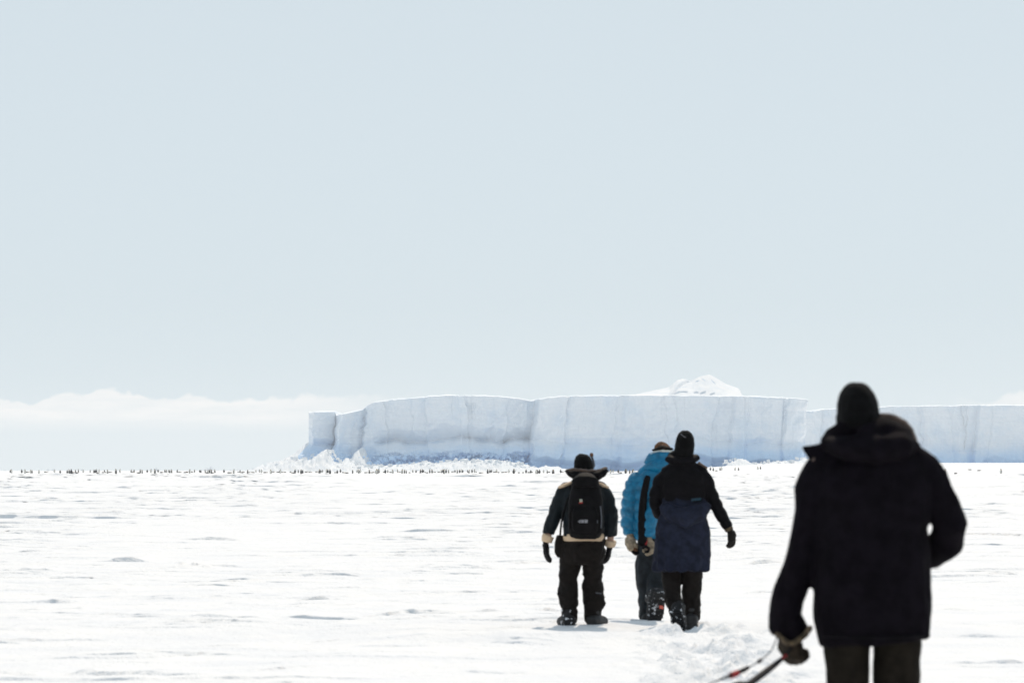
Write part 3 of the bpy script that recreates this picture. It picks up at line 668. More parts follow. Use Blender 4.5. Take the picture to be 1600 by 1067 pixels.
A.tube(S, [(1343.5, 668, .0, 34.2, .113), (1341.5, 655, .0, 35.4, .118), (1341, 645, 0, 34.8, .116)])
skin('knit_cuff', S, .008, m_knit, hat, 2, .003, 30, (1, 1, .1), 48)
S = Soup(); A.tube(S, legL); A.tube(S, legR); A.tube(S, [(1364, 940, 0, 74, .14), (1364, 985, 0, 72, .135)])
skin('trousers', S, .012, m_olive, A.root, 3, .012, 9, (1, 1, .6), 53)
boot(A, 'boot', 1329, 1255, -.03, 27, .31, m_sole, A.root); boot(A, 'boot', 1397, 1256, .10, 27, .31, m_sole, A.root)
# gauntlet, its tan edging, and the fingers closed on the cords
S = Soup(); A.tube(S, [(1230, 950, .05, 20, .06), (1233, 970, .06, 24, .068), (1238, 986, .07, 27, .07), (1240, 993, .07, 24, .066), (1242, 1000, .08, 16, .05)])
g = skin('gauntlet', S, .008, m_black, A.root, 2, .005, 18, seed=59)
S = Soup(); S.tube([A.p(1211, 984, .06), A.p(1219, 994, .0), A.p(1228, 1003, -.02), A.p(1237, 1005, -.02), A.p(1248, 999, -.01), A.p(1259, 991, .01), A.p(1267, 981, .05)], [4 * A.s] * 7, [.016] * 7)
skin('glove_trim', S, .006, m_mitt, g, 1, .004, 60, seed=61)
S = Soup(); hand(S, A.p(1237, 992, .06), (.10, .10, -1), (.75, .75, .15), -1, 1.35, 1.12, 1.5)
S.ball(A.p(1244, 1011, .06), (.034, .03, .040))
skin('glove', S, .006, m_dmitt, A.root, 2, .004, 40, seed=63)
S = Soup(); hand(S, A.p(1434, 868, .28), (-.7, .7, -.2), (0, -.2, -1), 1, .5, 1.05, 1.3)
skin('glove', S, .007, m_mitt, A.root, 2, .003, 40, seed=64)

# the two sled cords he holds, running back past the left of the camera's feet
def cord(name, pts, rad, mat, parent=None, n=8):
    S = Soup(); S.tube(pts, rad, n=n, hint=Vector((0, 0, 1))); me = S.raw(name); me.polygons.foreach_set('use_smooth', np.ones(len(me.polygons), bool))
    return link(name, me, mat, parent)
def spline(P, n=40):
    P = [Vector(p) for p in P]; out = []
    for i in range(len(P) - 1):
        a, b, c, d = P[max(i - 1, 0)], P[i], P[i + 1], P[min(i + 2, len(P) - 1)]
        for k in range(n // (len(P) - 1)):
            u = k / (n // (len(P) - 1)); out.append(.5 * ((2 * b) + (c - a) * u + (2 * a - 5 * b + 4 * c - d) * u * u + (3 * b - a - 3 * c + d) * u ** 3))
    return out + [P[-1]]
def gnd(x, y): return Vector((x, y, ground_z(x, y) + .02))
r1 = empty('sled_cord', at(1232, 1020, 18.3), 'straight thick black cord running down left from the fist of the nearest person', 'cord')
P = spline([at(1238, 1008, 18.34), at(1226, 1025, 18.28), at(1200, 1046, 17.9), at(1172, 1067, 17.5), at(1128, 1100, 16.9), gnd(.55, 14.6)], 60)
cord('rope', [q - r1.location for q in P], [.005 + .0095 * sstep(4, 26, i) for i in range(len(P))], m_cord, r1)
P2 = spline([at(1227.5, 1023.7, 18.28), at(1224.5, 1026.3, 18.26), at(1221, 1029, 18.2)], 8)
cord('red_whipping', [q - r1.location for q in P2], [.0075] * len(P2), m_red, r1)
r2 = empty('sled_cord', at(1213, 998, 18.3), 'thin grey cord with black and red sleeve hanging beside the straight black cord', 'cord')
P = spline([at(1214, 994, 18.34), at(1209, 1008, 18.25), at(1203, 1018, 18.2), at(1187, 1032, 18.1), at(1168, 1043, 18.0), at(1150, 1051.5, 17.9), at(1130, 1059, 17.75), at(1110, 1067, 17.6), at(1064, 1090, 17.1), at(1015, 1135, 16.4), gnd(.42, 14.8)], 90)
cord('rope', [q - r2.location for q in P], [.0028] * len(P), m_cordg, r2)
P = spline([at(1169, 1042.5, 18.0), at(1150, 1051.5, 17.9), at(1131, 1058.6, 17.75), at(1118, 1063.6, 17.66)], 24)
cord('sleeve', [q - r2.location for q in P], [.0085 + .004 * math.sin(PI * min(1, i / 14)) - .006 * (i / len(P)) for i in range(len(P))], m_cord, r2)
P = spline([at(1152, 1050.6, 17.89), at(1147, 1052.8, 17.87), at(1142, 1054.8, 17.85)], 8)
cord('red_band', [q - r2.location for q in P], [.0135] * len(P), m_red, r2)
P = spline([at(1189, 1030.5, 18.12), at(1185, 1033.5, 18.09)], 4)
cord('knot', [q - r2.location for q in P], [.008] * len(P), m_cord, r2)

# ------------------------------------------------------------------ the walker with the backpack
B = Figure(39.0, 908, 'distant person leftmost of the walking group, black jacket with tan hem and cuffs, wearing backpack')
armL = [(898, 758, 0, 9, .07), (886, 764, 0, 10.5, .07), (878.5, 773, 0, 11.5, .07), (873.5, 784, 0, 11, .07), (868, 800, .0, 11.5, .068), (861, 819, .02, 10.5, .062), (857, 834, .03, 9.5, .056), (854, 846, .03, 7, .045)]
armR = [(926, 758, 0, 9, .07), (938, 764, 0, 10.5, .07), (945, 773, 0, 11.5, .07), (949.5, 784, 0, 11, .07), (953, 800, 0, 11.5, .068), (956, 818, 0, 10.5, .062), (954.5, 836, .03, 9.5, .056), (953, 850, .04, 7.5, .046)]
legL = [(892, 860, 0, 18, .10), (889, 885, 0, 15.5, .10), (888, 905, 0, 13.3, .088), (887.5, 925, .01, 14.5, .085), (889, 945, 0, 12.5, .075), (890, 962, -.02, 11, .068), (889, 972, -.02, 10.5, .066)]
legR = [(927, 860, 0, 18, .10), (928, 885, 0, 16.5, .10), (925.5, 905, .03, 15.2, .09), (926.5, 925, .06, 15.8, .088), (930, 943, .06, 16, .08), (927, 958, .05, 12.5, .07), (927, 972, .05, 11.5, .066)]
B.body((912, 730, .01), .85, [armL, armR], [legL, legR], [(912, 734, 0, 9, .05), (912, 750, 0, 15, .07), (912, 775, 0, 24, .10), (912, 820, 0, 22, .10), (911, 855, 0, 25, .11), (910, 870, 0, 24, .10)],
       [(B.p(853, 848, .03), (.05, .06, -1), (.9, .35, 0), -1, .24, .8, .7), (B.p(952.5, 853, .04), (-.14, .06, -1), (-.9, .35, 0), 1, .3, .8, .7)])
S = Soup()
B.tube(S, [(912, 840, 0, 32, .16), (912, 820, 0, 32, .16), (912, 795, 0, 33, .16), (912, 775, 0, 35, .15), (912, 764, 0, 31, .13), (912, 752, 0, 20, .10), (912, 742, 0, 15, .08)], power=2.5)
B.tube(S, armL[:-1]); B.tube(S, armR[:-1])
jk = skin('jacket', S, .012, m_petrol, B.root, 2, .016, 11, (1, 1, 1), 71)
S = Soup(); B.tube(S, [(912, 833, 0, 32.3, .165), (912, 839, 0, 33, .17), (912, 845, 0, 32.4, .165)], power=2.5)
skin('hem_band', S, .008, m_tan, jk, 1, .003, 14, seed=72)
for q in ([(857.3, 836, .03, 9.6, .058), (855.5, 840, .03, 9.4, .057), (854, 847, .03, 8, .05)], [(954.5, 844, .03, 9.4, .057), (953.8, 848, .035, 9.2, .056), (953, 854, .04, 8, .05)]):
    S = Soup(); B.tube(S, q); skin('cuff', S, .007, m_tan, jk, 1, .002, 20, seed=73)
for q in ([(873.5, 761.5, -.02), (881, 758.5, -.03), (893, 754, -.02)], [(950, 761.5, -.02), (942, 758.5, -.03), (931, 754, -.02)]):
    S = Soup(); S.tube([B.p(*v) for v in q], [2.2 * B.s, 2.8 * B.s, 2.6 * B.s], [.045, .065, .05], hint=Vector((0, 0, 1))); skin('sunlit_shoulder_patch', S, .008, m_tan, jk, 1, .003, 30, seed=74)  # tan patches painting sunlight on the dark jacket's shoulder tops
S = Soup()
S.tube([B.p(884.5, 735.5, -.02), B.p(891, 739, -.05), B.p(903, 744, -.09), B.p(917, 745, -.10), B.p(932, 743, -.08), B.p(941, 739, -.05), B.p(947, 733.5, -.02)], [v * B.s for v in (1.2, 4.8, 8, 8.5, 8.5, 6.5, 3)], [.03, .05, .06, .06, .06, .05, .03], hint=Vector((0, 0, 1)))
S.tube([B.p(895, 742, 0), B.p(912, 742, .02), B.p(931, 742, 0)], [6 * B.s] * 3, [.08, .10, .08], hint=Vector((0, 0, 1)))
co = skin('collar', S, .008, m_black2, B.root, 2, .006, 20, seed=75)
S = Soup(); S.tube([B.p(885, 733.8, -.02), B.p(897, 733.4, -.05), B.p(909, 735, -.09), B.p(920, 736.5, -.10), B.p(932, 735.5, -.07), B.p(941, 734, -.05), B.p(946.5, 730.5, -.02)], [v * B.s for v in (1.2, 2.4, 3, 3, 2.0, 2.4, 1.8)], [.03] * 7, hint=Vector((0, 0, 1)))
skin('sunlit_collar_rim', S, .007, m_rim_brown, co, 1, .005, 60, seed=76)  # brown strip painting sunlight along the dark collar's top edge
S = Soup(); B.tube(S, [(912, 736, 0, 14.6, .10), (911.5, 728, 0, 14.9, .104), (911, 720, 0, 14, .10), (911, 713, 0, 11, .08), (911.5, 709.5, 0, 6, .05)])
hat = skin('beanie', S, .007, m_knit, B.root, 2, .003, 25, (1, 1, .3), 77)
S = Soup(); S.tube([B.p(924.5, 709.5, .03), B.p(924, 713, .03)], [2.6 * B.s, 2.8 * B.s]); S.ball(B.p(924.4, 709.5, .03), 2.6 * B.s)
skin('orange_hat_tuft', S, .005, m_orange, hat, 2, .004, 80, seed=78)  # small orange-brown tuft at the hat's upper right
S = Soup(); S.tube([B.p(924.5, 713, .03), B.p(927, 719, .04), B.p(928, 727, .04), B.p(926, 733, .03)], [1.6 * B.s, 1.9 * B.s, 1.9 * B.s, 1.5 * B.s], [.02] * 4)
skin('grey_hat_strip', S, .005, m_cordg, hat, 2, .002, 60, seed=79)  # grey strip down the hat's right side
S = Soup(); B.tube(S, legL); B.tube(S, legR); B.tube(S, [(912, 835, 0, 30.5, .15), (910.5, 850, 0, 32, .15), (909, 868, 0, 34, .145), (908.5, 880, 0, 31, .13)], power=2.4)
tr = skin('snow_trousers', S, .011, m_brown, B.root, 2, .024, 11, (1, 1, 1.3), 81)
for q, rr in (([(874.5, 922, 0), (873, 927, 0), (876, 934, 0)], (1.5, 2.8, 2)), ([(877, 899, 0), (875.5, 902, 0), (878, 907, 0)], (1.5, 2.8, 2)), ([(941, 937, .05), (944.5, 942, .05), (940, 947, .05)], (2, 3, 2))):
    S = Soup(); S.tube([B.p(*v) for v in q], [v * B.s for v in rr], [.03, .04, .03]); skin('gaiter_flap', S, .008, m_brown, tr, 2, .005, 30, seed=82)
for i in range(5):
    S = Soup(); x0 = 931 + i * 1.9; h = (2.3, 2.8, 2.1, 2.6, 2.3)[i]
    S.tube([B.p(x0, 925.3 + .25 * i + h / 2, -.09), B.p(x0 + .25, 925.3 + .25 * i - h / 2, -.09)], [.62 * B.s] * 2, [.016] * 2, n=6); link('print_mark', S.raw('print_mark'), m_cordg, tr)
boot(B, 'boot', 887, 979, -.02, 13, .29, m_bootsnow, B.root, (-.25, 1, 0)); boot(B, 'boot', 930, 979, .06, 13.5, .29, m_sole, B.root, (.42, 1, 0))
S = Soup(); hand(S, B.p(853, 848, .03), (.05, .06, -1), (.9, .35, 0), -1, .22, 1.08, 1.25); skin('glove', S, .006, m_black2, B.root, 2, .002, 40, seed=83)
S = Soup(); hand(S, B.p(952.5, 853, .04), (-.14, .06, -1), (-.9, .35, 0), 1, .28, 1.02, 1.25); skin('glove', S, .006, m_black2, B.root, 2, .002, 40, seed=84)
# backpack
bp = empty('backpack', B.p(914, 832, -.2) + B.base, 'black backpack worn by the walker with tan cuffs, small flag badge and white lettering', 'backpack')
ob = Vector(bp.location)
def bpt(px, py, dy): return at(px, py, 39.0) + Vector((0, dy, 0)) - ob
S = Soup(); s = B.s
S.tube([bpt(914, 832, -.22), bpt(914, 827, -.25), bpt(914.5, 805, -.27), bpt(914.5, 780, -.26), bpt(915, 762, -.24), bpt(915, 752, -.21)], [v * s for v in (24, 27, 27.2, 25.5, 22, 17)], [.08, .12, .13, .12, .10, .07], power=3)
main = skin('pack_body', S, .01, m_pack, bp, 2, .007, 12, seed=85)
S = Soup(); S.tube([bpt(914, 760, -.27), bpt(914, 754, -.27), bpt(914, 748.5, -.23)], [22 * s, 21 * s, 15 * s], [.11, .11, .08], power=2.6); skin('pack_lid', S, .009, m_pack, bp, 2, .006, 16, seed=86)
S = Soup(); S.tube([bpt(913, 829, -.37), bpt(913, 815, -.40), bpt(913, 800, -.39), bpt(913, 790, -.36)], [19 * s, 21 * s, 20 * s, 16 * s], [.035, .04, .04, .025], power=3); skin('front_pocket', S, .009, m_pack, bp, 2, .005, 16, seed=87)
for sx in (-1, 1):
    S = Soup(); S.tube([bpt(914 + sx * 17, 770, -.16), bpt(914 + sx * 21, 760, -.10), bpt(914 + sx * 22, 757, .02), bpt(914 + sx * 21, 768, .13), bpt(914 + sx * 23, 795, .17), bpt(914 + sx * 26, 815, .08)], [4.5 * s] * 6, [.014] * 6, hint=Vector((1, 0, 0))); link('shoulder_strap', S.raw('shoulder_strap'), m_pack, bp)
    S = Soup(); S.tube([bpt(914 + sx * 23, 790, -.37), bpt(914 + sx * 24.5, 806, -.36), bpt(914 + sx * 24, 824, -.34)], [1.0 * s] * 3, [.01] * 3); link('side_strap', S.raw('side_strap'), m_cordg if sx > 0 else m_pack, bp)
def patch(name, px, py, dy, wpx, hpx, mat, par):
    S = Soup(); S.prism([bpt(px - wpx / 2, py - hpx / 2, dy), bpt(px + wpx / 2, py - hpx / 2, dy), bpt(px + wpx / 2, py + hpx / 2, dy), bpt(px - wpx / 2, py + hpx / 2, dy)], .012); return link(name, S.raw(name), mat, par)
em = patch('flag_badge', 906.6, 781.3, -.40, 4.2, 4.6, m_green, bp); patch('white_stripe', 907.0, 780.6, -.405, 2.2, 3.2, m_white_print, em); patch('red_stripe', 906.4, 784.6, -.405, 5.2, 2.0, m_red, em)
S = Soup()
def stroke(a, b_, wd=.55): S.tube([bpt(a[0], a[1], -.447), bpt(b_[0], b_[1], -.447)], [wd * s] * 2, [.006] * 2, n=6)
for i, g in enumerate((0, 1, 2, 3, 4, 5)):                   # small blurred capital strokes of the pack's printed name
    x0 = 902 + i * 2.75; y0 = 815.6; y1 = 811.2
    if i == 0: stroke((x0, 813.6), (x0 + 1.4, 813.6), .8)
    else:
        stroke((x0, y0), (x0, y1), .7)
        if g % 2: stroke((x0, y1), (x0 + 1.4, y1)); stroke((x0, 813.3), (x0 + 1.4, 813.3))
        else: stroke((x0, y1), (x0 + 1.4, y1)); stroke((x0 + 1.5, y0), (x0 + 1.5, y1), .6)
link('printed_lettering', S.raw('printed_lettering'), m_white_print, bp)
S = Soup(); S.prism([bpt(931.5, 811.5, -.43), bpt(932.5, 811.5, -.43), bpt(932.5, 816, -.43), bpt(931.5, 816, -.43)], .008); link('print_mark', S.raw('print_mark'), m_cordg, bp)
pc = empty('shoulder_bag', B.p(874, 866, .0) + B.base, 'dark slung pouch hanging at the left hip of the walker with the backpack', 'bag'); op = Vector(pc.location)
S = Soup(); S.tube([at(876, 870, 39) - op, at(874.5, 862, 39) - op, at(874, 848, 39) - op, at(875, 836, 39) - op], [5 * s, 8 * s, 7.5 * s, 5 * s], [.05, .06, .06, .04], power=3); skin('pouch', S, .009, m_brown, pc, 2, .005, 18, seed=88)
S = Soup(); S.tube([at(875, 838, 39) - op, at(877, 815, 39) + Vector((0, -.12, 0)) - op, at(886, 780, 39) + Vector((0, -.18, 0)) - op, at(900, 757, 39) + Vector((0, -.14, 0)) - op], [1.6 * s] * 4, [.008] * 4); link('sling', S.raw('sling'), m_pack, pc)

# ------------------------------------------------------------------ the walker in the blue down jacket
Cc = Figure(40.6, 1018, 'distant person in bright blue down jacket, half hidden behind the walker in navy skirt')
def baffles(pitch, amp, seed=0):
    return lambda co: amp * (np.abs(np.sin(PI * (co[:, 2] / pitch + .8 * vnoise(co[:, 0] * 4, co[:, 1] * 4, co[:, 2] * 2.5, seed) + .25 * vnoise(co[:, 0] * 16, co[:, 1] * 16, co[:, 2] * 5, seed + 1)))) ** .6 - .6)
armL = [(1001, 742, 0, 10, .08), (993, 756, 0, 15, .09), (988, 775, 0, 15.5, .095), (986, 800, .02, 15, .09), (984, 822, .0, 13.5, .08), (985, 834, -.02, 10, .065), (986, 842, -.03, 8, .05)]
armR = [(1036, 748, -.02, 11, .08), (1030, 765, -.06, 14, .09), (1021, 785, -.10, 13, .09), (1015, 805, -.12, 12.5, .085), (1013.5, 825, -.12, 11.5, .08), (1012, 838, -.12, 9, .065), (1011, 846, -.12, 7, .05)]
legL = [(1011, 850, 0, 14, .10), (1008, 880, .0, 13, .095), (1007, 910, .02, 11, .085), (1008, 940, .02, 10, .075), (1009, 966, 0, 8, .065)]
legR = [(1034, 850, 0, 15, .10), (1030, 880, -.02, 15, .095), (1026, 910, -.06, 14, .09), (1025, 930, -.16, 12, .08), (1026, 945, -.26, 9, .07)]
Cc.body((1035, 712, .02), .88, [armL, armR], [legL, legR], [(1033, 712, 0, 9, .05), (1028, 728, 0, 15, .07), (1018, 755, 0, 20, .09), (1016, 810, 0, 18, .09), (1019, 850, 0, 22, .10), (1020, 865, 0, 20, .09)],
        [(Cc.p(985, 842, -.03), (.2, .1, -1), (.6, .7, 0), -1, .8, .9, .8), (Cc.p(1012, 846, -.12), (.2, .1, -1), (-.4, .7, 0), 1, .8, .9, .8)])
S = Soup()
Cc.tube(S, [(1016, 842, 0, 25, .15), (1015, 815, 0, 24, .15), (1015, 785, 0, 25, .15), (1017, 760, 0, 26, .15), (1021, 742, 0, 24, .13), (1027, 728, 0, 17, .10), (1032, 718, 0, 12, .08)], power=2.4)
Cc.tube(S, armL[:-1]); Cc.tube(S, armR[:-1])
jk = skin('down_jacket', S, .011, m_blue_d, Cc.root, 2, .010, 14, seed=91, quilt=baffles(.095, .021, 3))
S = Soup()
Cc.tube(S, [(1012, 732, -.04, 7, .06), (1022, 728, -.08, 9, .07), (1034, 726, -.10, 10, .08), (1046, 724, -.06, 8, .07)], hint=Vector((0, 0, 1)))
Cc.tube(S, [(1013, 726, 0, 8, .06), (1020, 715, -.02, 9, .08), (1030, 711, -.03, 9, .10), (1042, 711, -.02, 8, .09), (1048, 716, 0, 6, .07)], hint=Vector((0, 0, 1)))
skin('hood', S, .010, m_blue_d, Cc.root, 2, .007, 16, (1, 1, 1.6), 92)
S = Soup(); Cc.tube(S, [(1023, 706.5, -.02, 3, .06), (1035, 704.5, -.06, 3.2, .06), (1048, 705.5, -.02, 3, .06)], hint=Vector((0, 0, 1)))
skin('fleece_collar', S, .008, m_cream, Cc.root, 2, .003, 30, seed=93)
S = Soup(); Cc.tube(S, [(1035, 706, 0, 13, .10), (1035, 701, 0, 13.4, .10), (1035, 696, 0, 11.5, .09), (1036, 692, 0, 7, .06), (1036.5, 690.5, 0, 3, .03)])
hat = skin('beanie', S, .007, m_orange, Cc.root, 2, .004, 30, seed=94)
S = Soup(); Cc.tube(S, [(1024, 703.5, -.02, 2.5, .07), (1034, 699, -.065, 4, .06), (1047, 701.5, -.02, 2.5, .07)], hint=Vector((0, 0, 1))); skin('dark_band', S, .007, m_brown, hat, 2, .003, 30, seed=95)
S = Soup(); Cc.tube(S, [(1004, 852, -.14, 7, .03), (1002.5, 825, -.165, 6.5, .03), (1002.5, 800, -.17, 6, .03), (1005.5, 770, -.175, 5.5, .03), (1009.5, 750, -.165, 5, .03), (1012, 744, -.15, 4, .03)], power=3, hint=Vector((1, 0, 0))); skin('dark_back_strip', S, .008, m_pack, jk, 2, .004, 20, seed=96)  # near-black strip down the back between the sleeves
S = Soup(); Cc.tube(S, legL); Cc.tube(S, legR); Cc.tube(S, [(1018, 835, 0, 24, .13), (1021, 858, 0, 25, .13)])
tr = skin('trousers', S, .011, m_teal, Cc.root, 2, .022, 10, (1, 1, .8), 97)
S = Soup(); hand(S, Cc.p(985, 839, -.03), (.25, .05, -1), (.6, .7, 0), -1, .8, 1.1, 1.7); S.ball(Cc.p(986, 849, -.03), (.048, .045, .075)); skin('mitten', S, .008, m_mit2, Cc.root, 2, .006, 30, seed=98)
S = Soup(); Cc.tube(S, [(991, 853, -.04, 3, .02), (993, 859, -.05, 3.4, .025), (994, 862, -.05, 2, .02)]); skin('glove_palm', S, .006, m_orange, Cc.root, 1, .002, 30, seed=99)
S = Soup(); Cc.tube(S, [(988, 860, -.03, 3, .02), (993, 864, -.05, 3.6, .03), (998, 862, -.05, 2.5, .02)], hint=Vector((0, 0, 1))); skin('wrist_loop', S, .006, m_black2, Cc.root, 1, .002, 30, seed=100)
S = Soup(); hand(S, Cc.p(1013, 843, -.14), (.35, .05, -1), (-.5, -.7, 0), 1, 1.0, 1.05, 1.6); S.ball(Cc.p(1018, 852, -.12), (.05, .04, .055)); skin('mitten', S, .008, m_mit2, Cc.root, 2, .006, 30, seed=101)
S = Soup(); Cc.tube(S, [(1009, 840, -.14, 3, .02), (1008.5, 846, -.15, 2.5, .02), (1007.5, 851, -.16, 2, .02)]); skin('wrist_strap', S, .006, m_red, Cc.root, 1, .001, 30, seed=102)
S = Soup(); S.tube([Cc.p(1003, 856, -.20), Cc.p(1007, 852, -.21), Cc.p(1013, 856, -.21), Cc.p(1012, 861, -.20), Cc.p(1006, 861, -.2)], [2.4 * Cc.s] * 5, [.02] * 5); skin('glove_back', S, .006, m_black2, Cc.root, 1, .002, 30, seed=103)
boot(Cc, 'boot', 1009, 976, .0, 9.5, .28, m_sole, Cc.root)
bt = boot(Cc, 'boot', 1026, 938, -.34, 13.5, .33, m_bootsnow, Cc.root, (-.12, .25, -1), msole=m_bootsnow)
S = Soup(); S.prism([Cc.p(1028, 943, -.42), Cc.p(1034, 944, -.42), Cc.p(1034, 949, -.42), Cc.p(1028, 948, -.42)], .012); link('coral_tag', S.raw('coral_tag'), m_coral, bt)

# ------------------------------------------------------------------ the walker in black jacket and navy skirt
D = Figure(38.6, 1066, 'distant person in black puffer jacket, tall black beanie and long navy skirt, right arm out')
armL = [(1054, 731, 0, 9, .07), (1043, 738, 0, 11, .075), (1033, 752, 0, 12, .078), (1025, 774, 0, 11.5, .075), (1025, 790, .02, 10, .07), (1031, 803, .10, 9, .065), (1042, 806, .2, 8, .06)]
armR = [(1081, 730, 0, 9, .07), (1093, 737, 0, 11, .075), (1103, 752, 0, 12, .078), (1111, 774, 0, 11, .075), (1121, 794, -.01, 9.5, .066), (1131, 812, -.02, 8.5, .06), (1138, 824, -.02, 7.5, .052), (1141, 829, -.02, 6, .045)]
legL = [(1050, 860, 0, 17, .10), (1049, 890, 0, 14, .09), (1050, 920, -.05, 13.5, .085), (1052, 940, -.14, 12.5, .078), (1055, 957, -.22, 11, .07)]
legR = [(1081, 860, 0, 17, .10), (1080, 890, 0, 14.5, .092), (1081, 920, .02, 15, .09), (1081, 945, .03, 14, .08), (1080, 968, .02, 12.5, .072)]
D.body((1069, 702, .02), .92, [armL, armR], [legL, legR], [(1068, 712, 0, 9, .05), (1067, 728, 0, 17, .07), (1067, 750, 0, 25, .095), (1066, 800, 0, 21, .09), (1065, 850, 0, 26, .11), (1065, 870, 0, 26, .10)],
       [(D.p(1141, 829, -.02), (.18, .05, -1), (-.6, .6, 0), 1, .4, .9, .8), (D.p(1042, 806, .2), (.7, .5, -.2), (.2, -.5, -.7), -1, .6, .9, .8)])
S = Soup()
D.tube(S, [(1068, 784, 0, 35, .155), (1068, 765, 0, 36, .158), (1067.5, 750, 0, 37, .15), (1067, 738, 0, 33, .135), (1067, 727, 0, 22, .11), (1068, 716, 0, 16, .09)], power=2.4)
D.tube(S, armL); D.tube(S, armR[:-1])
jk = skin('puffer_jacket', S, .011, m_black2, D.root, 2, .006, 14, (1, 1, 1.4), 111, quilt=baffles(.11, .010, 5))
S = Soup(); D.tube(S, [(1044, 716, -.01, 5, .05), (1053, 720, -.06, 7, .06), (1066, 722, -.08, 7.5, .065), (1079, 720, -.06, 7, .06), (1088, 714, -.01, 5, .05)], hint=Vector((0, 0, 1)))
D.tube(S, [(1047, 713, .0, 5, .05), (1056, 709, .02, 7, .08), (1068, 708, .02, 8, .09), (1081, 711, .0, 5, .06)], hint=Vector((0, 0, 1)))
skin('hood', S, .010, m_black2, D.root, 3, .007, 15, seed=112)
S = Soup(); S.tube([D.p(1091, 722.5, .0), D.p(1097, 727, .0), D.p(1105, 731.5, .0)], [2 * D.s] * 3, [.05, .06, .05], hint=Vector((0, 0, 1))); skin('sunlit_shoulder_patch', S, .008, m_rim_brown, jk, 1, .003, 30, seed=113)  # brown patch painting sunlight on the black cloth of the right shoulder
S = Soup(); D.tube(S, [(1068, 714, 0, 15.5, .10), (1069, 704, 0, 15.6, .104), (1070, 694, 0, 15.4, .104), (1070.5, 684, 0, 14, .096), (1070.5, 677, 0, 10.5, .07), (1070.5, 672.8, 0, 5, .04)])
hat = skin('beanie', S, .007, m_knit, D.root, 2, .003, 25, (1, 1, .3), 114)
S = Soup(); S.tube([D.p(1063, 678, -.088), D.p(1067, 681.5, -.098), D.p(1071, 683.5, -.10)], [.55 * D.s] * 3, [.006] * 3, n=6); link('woven_mark', S.raw('woven_mark'), m_cordg, hat)
S = Soup()
D.tube(S, [(1065, 890, 0, 44, .185), (1065, 872, 0, 44, .185), (1065, 850, 0, 43.5, .182), (1066, 825, 0, 41.5, .175), (1067, 805, 0, 37, .165), (1068, 786, 0, 35.5, .158), (1068, 778, 0, 34.5, .150)], power=2.5)
def hemfold(co):
    a = np.arctan2(co[:, 1], co[:, 0]); zz = co[:, 2]
    return .012 * np.sin(a * 11 + 2 * vnoise(zz * 3, a, seed=6)) * sstep(.95, .45, zz)
sk = skin('insulated_skirt', S, .011, m_navy, D.root, 2, .020, 8, (1, 1, 1.3), 115, quilt=hemfold)
S = Soup(); D.tube(S, [(1036, 791, -.11, 8, .055), (1050, 802, -.18, 14, .075), (1070, 808, -.21, 17, .08), (1090, 801, -.18, 14, .075), (1103, 790, -.10, 8, .055)], hint=Vector((0, 0, 1)))
skin('skirt_pouch', S, .010, m_navy, sk, 3, .010, 14, seed=116)
S = Soup(); S.prism([D.p(1079, 778.5, -.165), D.p(1094, 777, -.16), D.p(1094, 781, -.165), D.p(1079, 782.5, -.17)], .02); link('teal_tab', S.raw('teal_tab'), m_dteal, jk)
S = Soup(); D.tube(S, legL); D.tube(S, legR); D.tube(S, [(1065, 850, 0, 34, .13), (1065, 868, 0, 34, .12)])
skin('trousers', S, .011, m_brown, D.root, 2, .018, 12, (1, 1, 1), 117)
boot(D, 'boot', 1080, 977, .02, 13, .29, m_sole, D.root)
boot(D, 'boot', 1056, 962, -.30, 12.5, .29, m_bootsnow, D.root, (.12, .55, -.8), msole=m_bootsnow)
S = Soup(); hand(S, D.p(1141, 829, -.02), (.16, .05, -1), (-.6, .6, 0), 1, .45, 1.0, 1.3); skin('glove', S, .006, m_brown, D.root, 2, .002, 40, seed=118)
S = Soup(); D.tube(S, [(1137, 823.5, -.02, 7, .05), (1140, 828.5, -.02, 6.6, .048)]); skin('glove_cuff', S, .006, m_mitt, D.root, 1, .002, 40, seed=119)
S = Soup(); hand(S, D.p(1042, 806, .2), (.7, .5, -.2), (.2, -.5, -.7), -1, .6, 1.0, 1.3); skin('glove', S, .007, m_brown, D.root, 2, .002, 40, seed=120)

